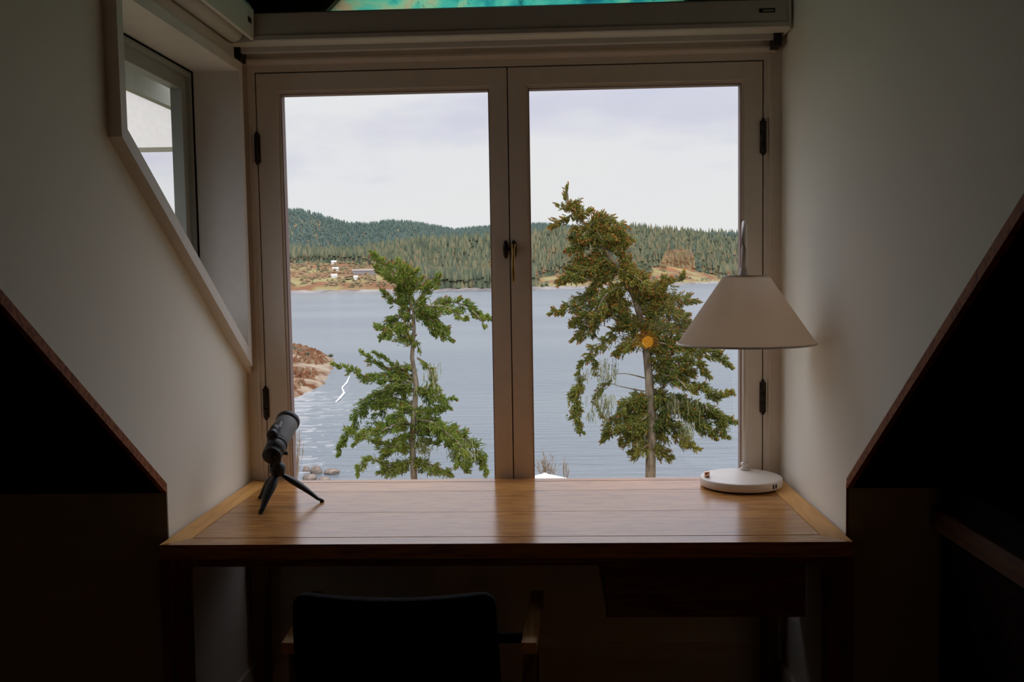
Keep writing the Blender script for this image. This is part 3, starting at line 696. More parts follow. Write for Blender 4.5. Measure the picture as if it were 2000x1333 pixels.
q4 = [at(u, v, 1, Y2) for u, v in ((300, 287), (352, 287), (352, 700), (300, 700))]
p5 = at(330, 288, 1, Y2+.15)
bm = bmesh.new(); prism(bm, [(p.x, p.z) for p in (at(338, 286, 1, Y2), at(352, 286, 1, Y2))]+[(at(352, 286, 1, Y2).x, -4.3), (at(338, 286, 1, Y2).x, -4.3)], 1, Y2+.05, Y2+.25); obj('corner_post', bm, EXTW, nf)
reorigin(nf)

# ------------------------------------------------------------------ outdoors: terrace, bluff, sea, shores
SEA = -12.0
GRASS = mat('bluff_grass', (.07, .075, .03), .95, noise_scale=1.2, col2=(.13, .10, .055), bump=.4, spec=.1)
bm = bmesh.new(); nx = 40; ny = 34; V = []
for j in range(ny+1):
    y = .25 + 46*(j/ny)**1.3; row = []
    for i in range(nx+1):
        x = -40+80*i/nx
        t_ = max(0, (y-12)/34); z = -4.2 - 8.6*min(1, t_)**.9 + .35*noise.noise(Vector((x*.2, y*.2, 1)))
        row.append(bm.verts.new((x, y, z)))
    V.append(row)
for j in range(ny):
    for i in range(nx): bm.faces.new((V[j][i], V[j][i+1], V[j+1][i+1], V[j+1][i]))
struct(obj('ground_bluff', bm, GRASS, None, True))

wm = bpy.data.materials.new('sea_water'); wm.use_nodes = True; t = wm.node_tree; b = t.nodes['Principled BSDF']
b.inputs['Base Color'].default_value = (.21, .255, .285, 1); b.inputs['Roughness'].default_value = .22; b.inputs['IOR'].default_value = 1.33; b.inputs['Specular IOR Level'].default_value = .5
c = N(t, 'ShaderNodeTexCoord'); p1 = N(t, 'ShaderNodeMapping'); p1.inputs['Scale'].default_value = (.16, .75, 1)
n1 = N(t, 'ShaderNodeTexNoise'); n1.inputs['Scale'].default_value = 1; n1.inputs['Detail'].default_value = 6; n1.inputs['Roughness'].default_value = .6
n2 = N(t, 'ShaderNodeTexNoise'); n2.inputs['Scale'].default_value = .012; n2.inputs['Detail'].default_value = 4; p2 = N(t, 'ShaderNodeMapping'); p2.inputs['Scale'].default_value = (.5, 1.6, 1)
t.links.new(c.outputs['Object'], p1.inputs[0]); t.links.new(p1.outputs[0], n1.inputs['Vector']); t.links.new(c.outputs['Object'], p2.inputs[0]); t.links.new(p2.outputs[0], n2.inputs['Vector'])
bp = N(t, 'ShaderNodeBump'); bp.inputs['Strength'].default_value = .55; bp.inputs['Distance'].default_value = .5; t.links.new(n1.outputs[0], bp.inputs['Height']); t.links.new(bp.outputs[0], b.inputs['Normal'])
rr = ramp(t, [(.35, (.065, .09, .11)), (.65, (.10, .125, .135))]); t.links.new(n2.outputs[0], rr.inputs[0]); t.links.new(rr.outputs[0], b.inputs['Base Color'])
bm = bmesh.new(); 
tri(bm, (-2500, 40, SEA), (2500, 40, SEA), (2500, 2600, SEA), (-2500, 2600, SEA)); struct(obj('sea_water', bm, wm))

# left spit and foreshore
def xb(y):   # shoreline x of the rust coloured spit
    P = [(96, -34), (104, -28.5), (116, -29), (130, -31.5), (145, -34), (160, -38.5), (172, -44), (184, -50.5), (192, -60)]
    if y < P[0][0] or y > P[-1][0]: return -400
    for (a, xa), (c2, xc) in zip(P[:-1], P[1:]):
        if a <= y <= c2: return xa+(xc-xa)*(y-a)/(c2-a)
SPIT = mat('rusty_shore_heath', (.10, .036, .012), .95, noise_scale=.25, col2=(.26, .21, .15), bump=.3, stretch=(1, 1, 1), spec=.05, lo=.40, hi=.62, detail=6)
bm = bmesh.new(); nx, ny = 60, 60; V = []
for j in range(ny+1):
    y = 94+100*j/ny; row = []
    for i in range(nx+1):
        x = -90+70*i/nx; dd_ = xb(y)-x; e = min(y-94, 192-y)
        k = min(dd_, e*1.2)
        z = SEA-.5+ (min(2.3, .16*k+.35) + .5 if k > 0 else max(-1, .1*k)) + .22*noise.noise(Vector((x*.35, y*.35, 3)))
        row.append(bm.verts.new((x, y, z)))
    V.append(row)
for j in range(ny):
    for i in range(nx): bm.faces.new((V[j][i], V[j][i+1], V[j+1][i+1], V[j+1][i]))
struct(obj('shore_spit', bm, SPIT, None, True))
GRAVEL = mat('wet_grey_shingle', (.13, .13, .125), .5, noise_scale=1.2, col2=(.22, .22, .215), bump=.5, stretch=(.6, 1.6, 1), spec=.5)
bm = bmesh.new(); nx, ny = 110, 160; V = []
for j in range(ny+1):
    y = 48+62*j/ny; row = []
    for i in range(nx+1):
        x = -45+40*i/nx; edge = -15.5-(y-50)*.19
        k = (edge-x)/9; z = SEA-.02+.10*max(-1.2, min(1.0, k)) + .10*noise.noise(Vector((x*.35, y*1.0, 5)))+.10*noise.noise(Vector((x*1.1, y*2.2, 8)))
        row.append(bm.verts.new((x, y, z)))
    V.append(row)
for j in range(ny):
    for i in range(nx): bm.faces.new((V[j][i], V[j][i+1], V[j+1][i+1], V[j+1][i]))
struct(obj('foreshore', bm, GRAVEL, None, True))
# rust coloured heath clumps on the spit
RUST = island_mat('rust_heath_clumps', [(.2, (.20, .085, .045)), (.5, (.30, .15, .08)), (.8, (.36, .30, .20))], .95, .08, .45, .05)
HV = []
for _ in range(2600):
    y = rng.uniform(98, 190); x = xb(y)-1.5-rng.uniform(0, 1)**1.3*28
    k = min(xb(y)-x, min(y-94, 192-y)*1.2)
    if k < 1 or noise.noise(Vector((x*.13, y*.16, 2))) < -.05: continue
    z0 = SEA-.5+min(2.3, .16*k+.35)+.5; r_ = rng.uniform(.3, .9)
    for a in range(3):
        an = rng.uniform(0, 6.28); HV += [(x-r_*math.cos(an), y-r_*math.sin(an), z0-.1), (x+r_*math.cos(an), y+r_*math.sin(an), z0-.1), (x+rng.uniform(-.3, .3), y, z0+r_*.8)]
HV = np.array(HV); me = bpy.data.meshes.new('heath'); me.from_pydata([tuple(v) for v in HV], [], [(i, i+1, i+2) for i in range(0, len(HV), 3)])
tag(link('heath', me, RUST), 'rust coloured heath covering the low spit at the left', 'heath', None, 'stuff')
# breaking wave line
FOAM = mat('white_sea_foam', (.80, .80, .80), .8, noise_scale=4, bump=.3)
bm = bmesh.new(); pp = [(683, 735), (677, 748), (668, 758), (672, 768), (664, 778), (655, 787)]
pw = [at(u, v, 2, SEA+.08) for u, v in pp]; L, Rr = [], []
for k, w in enumerate(pw):
    hw = .13*[.3, .8, .6, 1, .8, .2][k]; L.append(bm.verts.new((w.x-hw, w.y, SEA+.12))); Rr.append(bm.verts.new((w.x+hw, w.y, SEA+.07)))
mid = [bm.verts.new((w.x, w.y, SEA+.2)) for w in pw]
for k in range(len(pw)-1): bm.faces.new((L[k], mid[k], mid[k+1], L[k+1])); bm.faces.new((mid[k], Rr[k], Rr[k+1], mid[k+1]))
tag(obj('breaking_wave', bm, FOAM), 'small white breaking wave by the rust coloured spit', 'wave')

ROCK = mat('shore_boulder', (.10, .08, .065), .9, noise_scale=2, col2=(.22, .18, .15), bump=.5, spec=.1)
def boulder(u, v, w, h, label, y=None):
    p = at(u, v, 2, SEA); sc_ = (p-CP).length/F; bm = bmesh.new(); bmesh.ops.create_icosphere(bm, subdivisions=3, radius=1)
    s = random.random()*50
    for vv in bm.verts:
        n = vv.co.normalized(); vv.co = n*(1+.28*noise.noise(n*1.4+Vector((s, 0, 0)))+.08*noise.noise(n*4+Vector((s, 3, 0))))
        vv.co.x *= w*sc_*.5; vv.co.y *= w*sc_*.5; vv.co.z *= h*sc_*.62
    o = obj('boulder', bm, ROCK, None, True); o.location = (p.x, p.y, SEA+.1); return tag(o, label, 'rock', 'boulders at the water below the scope')
boulder(618, 924, 22, 18, 'tallest pinkish boulder of the shore group right of the scope')
boulder(598, 921, 13, 11, 'small dark boulder at the left end of the shore group')
boulder(606, 937, 26, 13, 'low brown boulder at the front left of the shore group')
boulder(648, 925, 28, 10, 'long flat boulder at the right end of the shore group')
boulder(634, 940, 22, 8, 'low boulder at the front right of the shore group')

# ------------------------------------------------------------------ far shore: terrain, forest, cottages
def interp(P, x):
    if x <= P[0][0]: return P[0][1]
    for (a, ya), (b_, yb) in zip(P[:-1], P[1:]):
        if x <= b_: return ya+(yb-ya)*(x-a)/(b_-a)
    return P[-1][1]
SKY = [(300, 420), (420, 408), (553, 400), (590, 399), (625, 407), (660, 420), (680, 425), (720, 427), (760, 421), (800, 423), (850, 431), (890, 440), (920, 436), (960, 433), (1035, 428), (1060, 427), (1200, 440), (1700, 455)]
NEAR = [(300, 470), (560, 478), (640, 484), (700, 480), (740, 470), (800, 462), (850, 457), (960, 452), (1035, 448), (1100, 440), (1200, 436), (1240, 434), (1320, 441), (1380, 447), (1450, 448), (1700, 455)]
SHORE = [(300, 574), (560, 573), (740, 571), (960, 568), (1040, 566), (1200, 562), (1300, 558), (1400, 554), (1500, 552), (1700, 550)]
FIELD = [(300, 520), (560, 519), (640, 516), (740, 520), (800, 545), (860, 556), (1000, 556), (1035, 548), (1075, 542), (1100, 538), (1270, 524), (1300, 522), (1340, 528), (1400, 540), (1460, 546), (1700, 546)]
def dirxy(u):
    u = float(u)
    d_ = CF+(u-1000)/F*CR-(540-666.5)/F*CU; return Vector((d_.x, d_.y))/Vector((d_.x, d_.y)).length
def elev(u, v):
    u, v = float(u), float(v)
    d_ = CF+(u-1000)/F*CR-(v-666.5)/F*CU; return d_.z/Vector((d_.x, d_.y)).length
def shore_r(u): return (SEA-CP.z)/elev(u, interp(SHORE, u))
def ridge_r(u): return 2100 if u < 1000 else 2100-min(1, (u-1000)/150)*350
def terr(u, s):
    """s 0 shore, 1 field back edge, 2 near forest ridge, 3 far ridge"""
    r0 = shore_r(u); rf = r0+230; rn = rf+260; rr_ = ridge_r(u)
    zf = CP.z+rf*elev(u, interp(FIELD, u)); zn = CP.z+rn*elev(u, interp(NEAR, u))-20; zr = CP.z+rr_*elev(u, interp(SKY, u))-18
    if zf < SEA+3: zf = SEA+3
    zn = max(zn, zf)
    if s <= 1: r_, z = r0+(rf-r0)*s, SEA+(zf-SEA)*(s**.8)+ (1.5 if s > .02 else -1)
    elif s <= 2: k = s-1; r_, z = rf+(rn-rf)*k, zf+(zn-zf)*k
    else: k = s-2; r_, z = rn+(rr_-rn)*k, zn+(zr-zn)*(k*k*(3-2*k)*.5+k*.5)
    return r_, z
def tpos(u, s):
    u, s = float(u), float(s)
    r_, z = terr(u, s); dv = dirxy(u)
    return Vector((CP.x+dv.x*r_, CP.y+dv.y*r_, z))
HILL = mat('far_heath', (.17, .085, .045), .95, noise_scale=.022, col2=(.22, .19, .085), bump=0, spec=.05, detail=6, lo=.44, hi=.58)
t = HILL.node_tree
bm = bmesh.new(); us = np.linspace(300, 1700, 180); ss = list(np.linspace(0, 1, 12))+list(np.linspace(1.1, 2, 9))+list(np.linspace(2.1, 3, 14))
V = [[bm.verts.new(tpos(u, s)+Vector((0, 0, (2.5*noise.noise(Vector((u*.03, s*6, 0))) if s > .05 else 0)))) for u in us] for s in ss]
V.append([bm.verts.new(tpos(u, 3)+Vector((0, 300, -160))) for u in us])
for A_, B_ in zip(V[:-1], V[1:]):
    for i in range(len(us)-1): bm.faces.new((A_[i], A_[i+1], B_[i+1], B_[i]))
struct(obj('far_hill', bm, HILL, None, True))
# pale shingle line at the water
SHING = mat('far_shore_rock', (.12, .105, .10), .9, noise_scale=.05, col2=(.24, .22, .20), bump=0, spec=.1)
bm = bmesh.new(); A_, B_ = [], []
for u in us:
    p = tpos(u, 0); dv = dirxy(u); A_.append(bm.verts.new((p.x-dv.x*12, p.y-dv.y*12, SEA-.5))); B_.append(bm.verts.new((p.x+dv.x*6, p.y+dv.y*6, SEA+2.6+1.6*noise.noise(Vector((u*.06, 0, 9))))))
C_ = [bm.verts.new(v_.co+Vector((0, 14, -1.5))) for v_ in B_]
for i in range(len(us)-1): bm.faces.new((A_[i], A_[i+1], B_[i+1], B_[i])); bm.faces.new((B_[i], B_[i+1], C_[i+1], C_[i]))
struct(obj('far_shore', bm, SHING, None, True))

F_HAZE = [(.25, (.050, .078, .070)), (.5, (.068, .098, .084)), (.75, (.095, .125, .098))]  # aerial haze painted into the tree colour as a blue cast
F_GREEN = [(.2, (.060, .075, .050)), (.45, (.090, .105, .062)), (.65, (.125, .130, .075)), (.85, (.18, .145, .08))]
F_OCHRE = [(.2, (.11, .085, .045)), (.5, (.17, .135, .07)), (.8, (.20, .12, .07))]
FB = island_mat('haze_tinted_forest', F_HAZE, .9, .012, .35, .05); FG = island_mat('green_forest', F_GREEN, .9, .012, .35, .05); FO = island_mat('bare_ochre_trees', F_OCHRE, .9, .012, .35, .05)
def conifer_arrays(n=6, tiers=3, ragged=.25, seed=0, fat=.24):
    r_ = random.Random(seed); vs, fs = [], []
    for k in range(tiers):
        z0 = .08+.28*k*(3/tiers); z1 = min(1.0, z0+.50); rad = fat*(1-.26*k*(3/tiers))
        b0 = len(vs)
        for i in range(n):
            a = 2*math.pi*(i+.5*(k % 2))/n; q = rad*(1+ragged*(r_.random()-.5)*2); vs.append((q*math.cos(a), q*math.sin(a), z0+.05*(r_.random()-.5)))
        vs.append((0, 0, z1 if k < tiers-1 else 1.0)); ap = len(vs)-1
        for i in range(n): fs.append((b0+i, b0+(i+1) % n, ap))
        fs.append(tuple(b0+i for i in range(n))[::-1])
    return vs, fs
PROTO = []
for k in range(6):
    vs, fs = conifer_arrays(7, 3 if k % 2 else 4, .35, k, .22+.03*(k % 3))
    b0 = len(vs); vs += [(.02, 0, -.15), (-.01, .018, -.15), (-.01, -.018, -.15), (.015, 0, .2), (-.008, .012, .2), (-.008, -.012, .2)]
    fs += [(b0, b0+1, b0+4, b0+3), (b0+1, b0+2, b0+5, b0+4), (b0+2, b0, b0+3, b0+5)]
    for nm, m_ in (('g', FG), ('b', FB), ('o', FO)):
        me = bpy.data.meshes.new('far_conifer'); me.from_pydata(vs, [], fs); me.materials.append(m_); PROTO.append(me)
# three hundred of the nearest, each its own object
cand = []
rr2 = random.Random(3)
tries = 0
while len(cand) < 300 and tries < 20000:
    tries += 1
    u = rr2.choice([rr2.uniform(545, 975), rr2.uniform(1025, 1460), rr2.uniform(1025, 1460)])
    s = rr2.uniform(.25, 1.45)
    if s < 1:
        isfield = (u < 800 or 1265 < u < 1420 or 1035 < u < 1110)
        if isfield and rr2.random() < (.90 if u < 800 else .97): continue
        if 800 < u < 1035 and s < .1: continue
    cand.append((u, s))
for (u, s) in cand:
    p = tpos(u, s); k = rr2.randrange(6); kind = 0 if rr2.random() < .72 else (1 if rr2.random() < .5 else 2)
    if s < 1 and u < 800 and rr2.random() < .4: kind = 2
    h = rr2.uniform(14, 27) if (u > 800 or s > 1) else rr2.uniform(7, 15)
    if kind == 2: h *= .7
    o = bpy.data.objects.new('far_conifer', PROTO[k*3+kind]); COL.objects.link(o); o.location = p; o.scale = (h*rr2.uniform(.8, 1.1), h*rr2.uniform(.8, 1.1), h); o.rotation_euler.z = rr2.uniform(0, 6)
    place = 'below the left hill' if u < 740 else ('seen between the near tree and the centre post' if u < 990 else ('behind the right near tree' if u < 1260 else 'by the right hand field'))
    tint = ('dark green', 'haze tinted blue green', 'pale ochre')[kind]
    tag(o, '%s tree on the far shore %s' % (tint, place), 'tree', '%s far shore trees %s' % (tint, place))
# all the rest of the forest: beyond counting
def forest(name, n, srange, hr, m_, label, urange=(330, 1680), seed=1, fatr=(.14, .24), dens=None):
    R_ = np.random.default_rng(seed); VV, FF = [], []; base = 0
    pv, pf = conifer_arrays(5, 2, .3, seed, 1.0); pv = np.array(pv); pf = [f for f in pf if len(f) == 3]; pf = np.array(pf)
    k = 0
    while k < n:
        u = R_.uniform(*urange); s = R_.uniform(*srange)
        if dens and not dens(u, s, R_): continue
        p = tpos(u, s); h = R_.uniform(*hr); f_ = R_.uniform(*fatr); a = R_.uniform(0, 6.28); ca, sa = math.cos(a), math.sin(a)
        v = pv*np.array([h*f_, h*f_, h]); v = np.stack([v[:, 0]*ca-v[:, 1]*sa, v[:, 0]*sa+v[:, 1]*ca, v[:, 2]], 1)+np.array(p)-np.array([0, 0, 1])
        VV.append(v); FF.append(pf+base); base += len(v); k += 1
    VV = np.concatenate(VV); FF = np.concatenate(FF)
    me = bpy.data.meshes.new(name); me.vertices.add(len(VV)); me.vertices.foreach_set('co', VV.ravel())
    me.loops.add(len(FF)*3); me.loops.foreach_set('vertex_index', FF.ravel().astype(np.int32)); me.polygons.add(len(FF)); me.polygons.foreach_set('loop_start', np.arange(0, len(FF)*3, 3, dtype=np.int32)); me.update(calc_edges=True)
    return tag(link(name, me, m_), label, 'forest', None, 'stuff')
forest('far_forest', 23500, (1.85, 3.0), (8, 14), FB, 'forest tinted blue green with painted haze covering the far hill up to its ridge', (330, 1690), 11)
forest('near_forest', 10700, (1.0, 2.1), (13, 24), FG, 'taller green forest behind the fields of the far shore', (330, 1690), 12)
forest('point_forest', 900, (.06, 1.0), (14, 24), FG, 'forest reaching the water in the middle of the far shore', (815, 1045), 13)
forest('bare_wood', 700, (1.0, 1.6), (8, 17), FO, 'ochre leafless trees between the fields and the forest', (540, 1690), 14, (.3, .45))
forest('right_forest', 1100, (.4, 1.1), (14, 24), FG, 'forest behind the rocky point at the right of the far shore', (1405, 1690), 17)
forest('hedge_scrub', 420, (.08, 1.0), (2.5, 6), FO, 'low brown scrub scattered over the left fields of the far shore', (540, 820), 15, (.5, .9))
forest('field_scrub', 130, (.08, .35), (2, 4.5), FG, 'low green scrub along the water of the right far shore', (1035, 1460), 16, (.6, 1.0))
WHITEH = mat('white_cottage', (.75, .74, .72), .7, noise_scale=.5, col2=(.65, .64, .62)); GREYH = mat('grey_shed', (.28, .26, .25), .8, noise_scale=.5, col2=(.24, .22, .21))
for (u, s, w, h, m_, lab) in ((653, .95, 6, 2.6, WHITEH, 'highest of three small white cottages in the far left field'), (656, .62, 6.5, 2.6, WHITEH, 'middle one of three small white cottages in the far left field'), (653, .34, 6, 2.6, WHITEH, 'lowest of three small white cottages in the far left field'),
                        (695, .30, 4, 2.4, WHITEH, 'tiny white hut by the water on the far shore'), (712, .48, 26, 4.5, GREYH, 'long grey building on the far shore left of the near tree'), (562, .72, 4, 3, WHITEH, 'white hut at the far left edge of the view'), (862, .55, 12, 4, GREYH, 'grey house among the trees of the middle far shore')):
    p = tpos(u, s); c_o = thing('cottage', lab, 'house', tuple(p))
    bx('wall', m_, c_o, -w/2, w/2, -2, 2, -1.5, h)
    bm = bmesh.new(); prism(bm, [(-2.5, h), (2.5, h), (0, h+1.6)], 0, -w/2-.3, w/2+.3); obj('roof', bm, WHITEH if m_ is WHITEH else GREYH, c_o)
# bushes on the spit
BUSH = island_mat('dark_bush', [(.2, (.035, .045, .03)), (.8, (.09, .10, .06))], .9, .5, .4, .05)
for (u, v, w, h, lab) in ((571, 679, 11, 11, 'tallest dark bush at the tip of the rust coloured spit'), (587, 685, 12, 8, 'middle dark bush at the tip of the rust coloured spit'), (600, 689, 8, 6, 'smallest dark bush at the tip of the rust coloured spit'), (646, 693, 8, 5, 'lone dark bush at the outer end of the spit')):
    p = at(u, v+h*.4, 2, SEA+1.4); s_ = (p-CP).length/F; bm = bmesh.new(); bmesh.ops.create_icosphere(bm, subdivisions=3, radius=1)
    for vv in bm.verts:
        n = vv.co.normalized(); vv.co = n*(1+.35*noise.noise(n*2.3+Vector((u, 0, 0)))); vv.co.x *= w*s_*.55; vv.co.y *= w*s_*.55; vv.co.z *= h*s_*.6
    o = obj('bush', bm, BUSH, None, False); o.location = p; tag(o, lab, 'bush')

# ------------------------------------------------------------------ the two near conifers
BARK = mat('grey_bark', (.10, .075, .05), .95, noise_scale=9, col2=(.26, .21, .15), bump=.5, stretch=(1, 1, .35), spec=.05)
NEEDLE = island_mat('conifer_needles', [(.15, (.030, .060, .014)), (.38, (.10, .165, .026)), (.60, (.21, .27, .045)), (.82, (.36, .33, .06))], .75, 1.3, .45, .15)
NEEDLE2 = island_mat('coastal_conifer_needles', [(.15, (.026, .045, .014)), (.38, (.09, .125, .026)), (.60, (.20, .205, .038)), (.82, (.38, .28, .045))], .75, 1.3, .5, .15)
CONE = island_mat('cones_at_the_tips', [(.2, (.15, .055, .020)), (.5, (.30, .12, .028)), (.8, (.42, .22, .045))], .8, 2, .3, .1)
MOSS = island_mat('hanging_lichen', [(.2, (.20, .20, .09)), (.8, (.34, .34, .19))], .9, 2, .4, .05)
def tri_mesh(name, V_, m_, parent):
    V_ = np.asarray(V_, dtype=np.float32).reshape(-1, 3); n = len(V_)//3
    me = bpy.data.meshes.new(name); me.vertices.add(len(V_)); me.vertices.foreach_set('co', V_.ravel())
    me.loops.add(n*3); me.loops.foreach_set('vertex_index', np.arange(n*3, dtype=np.int32)); me.polygons.add(n); me.polygons.foreach_set('loop_start', np.arange(0, n*3, 3, dtype=np.int32)); me.update(calc_edges=True)
    o = link(name, me, m_, parent); o['kind'] = 'stuff'; return o
def sprigs(P, D, L, R_, blades=11, wid=.15):
    """P positions, D unit directions, L lengths -> triangles of small needle sprays"""
    n = len(P); out = np.zeros((n, blades, 3, 3))
    rv = R_.normal(size=(n, 3)); S = np.cross(D, rv); S /= np.linalg.norm(S, axis=1)[:, None]+1e-9; U = np.cross(D, S)
    for k in range(blades):
        t_ = (k/blades)*.85; a = R_.uniform(0, 6.28, n); side = S*np.cos(a)[:, None]+U*np.sin(a)[:, None]
        b0 = P+D*(t_*L)[:, None]; dirn = D*.75+side*(.75-.35*t_); ln = L*(.42-.12*t_)
        if k == blades-1: dirn = D; ln = L*.4
        tip = b0+dirn*ln[:, None]; w = np.cross(dirn, R_.normal(size=(n, 3))); w /= np.linalg.norm(w, axis=1)[:, None]+1e-9; w *= (L*wid)[:, None]
        out[:, k, 0] = b0-w; out[:, k, 1] = b0+w; out[:, k, 2] = tip
    return out.reshape(-1, 3)
def near_tree(name, label, ox, oy, Y, trunk, trw, branches, moss, needle, seed, cone_rate, fat=.95):
    R_ = np.random.default_rng(seed); S = 2.2975
    px = lambda x, y: (ox+x/S, oy+y/S)
    sc_ = (Y-CP.y)/F
    T_ = [at(*px(x, y), 1, Y) for x, y in trunk]
    b0 = T_[0]; gy = -4.2-8.6*min(1, max(0, (Y-12)/34))**.9
    root = thing(name, label, 'tree', (b0.x, Y, gy))
    bm = bmesh.new(); pts = [Vector((b0.x+.05, Y, gy-.2)), (Vector((b0.x, Y, gy))+b0)/2]+T_
    rad = [trw*1.9*sc_, trw*1.4*sc_]+[trw*sc_*max(.12, 1-.9*(i/(len(T_)-1))**1.1) for i in range(len(T_))]
    tube(bm, pts, rad, 12); obj('trunk', bm, BARK, root, True)
    SP, SD, SLn, CPn, CD, CL = [], [], [], [], [], []
    vis = list(branches)
    allb = []
    for pl, w in vis:
        slant = R_.uniform(-.45, .45); allb.append((pl, w, slant, 1.0))
        if w >= 25:    # companion boughs in front of and behind it give the crown its depth
            x0, y0 = pl[0]
            short = [(x0+(x-x0)*R_.uniform(.55, .8)+R_.uniform(-8, 8), y0+(y-y0)*.85+R_.uniform(-14, 14)) for x, y in pl]
            allb.append((short, w*.85, R_.choice([-1, 1])*R_.uniform(.8, 1.4), .55))
    for pl, w, slant, den in allb:
        x0, y0 = pl[0]
        W = []
        for x, y in pl:
            q = at(*px(x, y), 1, Y); q2 = at(*px(x0, y0), 1, Y); dep = slant*abs(q.x-q2.x)
            W.append(at(*px(x, y), 1, float(Y+dep)))
        # smooth polyline
        Q = []
        for i in range(len(W)-1):
            p0, p1, p2, p3 = W[max(i-1, 0)], W[i], W[i+1], W[min(i+2, len(W)-1)]
            for k in range(6):
                t_ = k/6; Q.append(.5*((2*p1)+(p2-p0)*t_+(2*p0-5*p1+4*p2-p3)*t_*t_+(3*p1-p0-3*p2+p3)*t_**3))
        Q.append(W[-1]); n = len(Q)
        bm = bmesh.new(); tube(bm, Q, [max(.35, (2.6 if w else 1.6)*(1-.85*i/(n-1)))*sc_ for i in range(n)], 5, True); obj('branch', bm, BARK, root, True)
        if not w: continue
        ln = [0]
        for a, b_ in zip(Q[:-1], Q[1:]): ln.append(ln[-1]+(b_-a).length)
        tot = ln[-1]; cnt = int(tot/sc_*w/S*.155*den*3.3*fat); 
        tt = R_.uniform(.04, 1.02, cnt)*tot; Qa = np.array([list(q) for q in Q]); 
        base = np.stack([np.interp(tt, ln, Qa[:, k]) for k in range(3)], 1)
        tn = np.stack([np.interp(np.minimum(tt+tot*.08, tot), ln, Qa[:, k]) for k in range(3)], 1)-np.stack([np.interp(np.maximum(tt-tot*.08, 0), ln, Qa[:, k]) for k in range(3)], 1)
        tn /= np.linalg.norm(tn, axis=1)[:, None]+1e-9
        rel = tt/tot; taper = np.clip(.55+1.1*rel*(1-rel)*2, .45, 1)*np.clip((1.05-rel)*3.2, .35, 1)
        # clump the needles on sub-twigs so the bough breaks up
        nt_ = max(6, int(cnt/18)); tw_t = R_.uniform(0, 1, nt_); tw_d = R_.normal(size=(nt_, 3)); tw_d[:, 2] -= .15; tw_d /= np.linalg.norm(tw_d, axis=1)[:, None]
        idx = np.abs(rel[:, None]-tw_t[None, :]).argmin(1); 
        rr_ = R_.uniform(0, 1, cnt)**.7*w/S*sc_*taper*fat
        offd = tw_d[idx]+R_.normal(size=(cnt, 3))*.28; offd /= np.linalg.norm(offd, axis=1)[:, None]
        P = base+offd*rr_[:, None]; P[:, 1] += R_.normal(size=cnt)*.3*w/S*sc_
        P[:, 2] -= .25*rr_
        D = offd*.8+tn*.9+R_.normal(size=(cnt, 3))*.25; D[:, 2] += .12; D /= np.linalg.norm(D, axis=1)[:, None]
        L_ = R_.uniform(5.0, 9.5, cnt)*sc_
        SP.append(P); SD.append(D); SLn.append(L_)
        outer = (rr_ > .62*w/S*sc_*taper)
        zrel = (P[:, 2]-T_[0].z)/(T_[-1].z-T_[0].z)
        pick = outer & (R_.uniform(0, 1, cnt) < cone_rate*(.30+1.5*zrel**1.5))
        CPn.append(P[pick]+D[pick]*L_[pick][:, None]*.7); CD.append(D[pick]); CL.append(L_[pick]*.66)
    SP, SD, SLn = map(np.concatenate, (SP, SD, SLn))
    o = tri_mesh('needle_foliage', sprigs(SP, SD, SLn, R_, 13, .085), needle, root)
    CPn, CD, CL = map(np.concatenate, (CPn, CD, CL))
    tri_mesh('cones', sprigs(CPn, CD, CL, R_, 7, .34), CONE, root)
    if moss:
        MV = []
        for (x0, y0, x1, y1, cnt) in moss:
            for _ in range(cnt):
                x = R_.normal((x0+x1)/2, (x1-x0)/3.4); ya = R_.uniform(y0, y0+.7*(y1-y0)); yb = ya+(y1-y0)*R_.uniform(.12, .45); dep = Y+R_.uniform(-.35, .2); w = R_.uniform(.35, .85)
                a = at(*px(x, ya), 1, dep); b_ = at(*px(x+R_.uniform(-5, 5), yb), 1, dep); m_ = (a+b_)/2+Vector((R_.uniform(-2, 2)*sc_, 0, 0))
                MV += [a-Vector((w*sc_, 0, 0)), a+Vector((w*sc_, .02, 0)), b_]; MV += [m_-Vector((w*1.5*sc_, 0, 0)), m_+Vector((w*sc_, .03, 0)), b_+Vector((w*sc_, 0, .03))]
        tri_mesh('hanging_moss', np.array([list(v) for v in MV]), MOSS, root)
    reorigin(root)
    return root
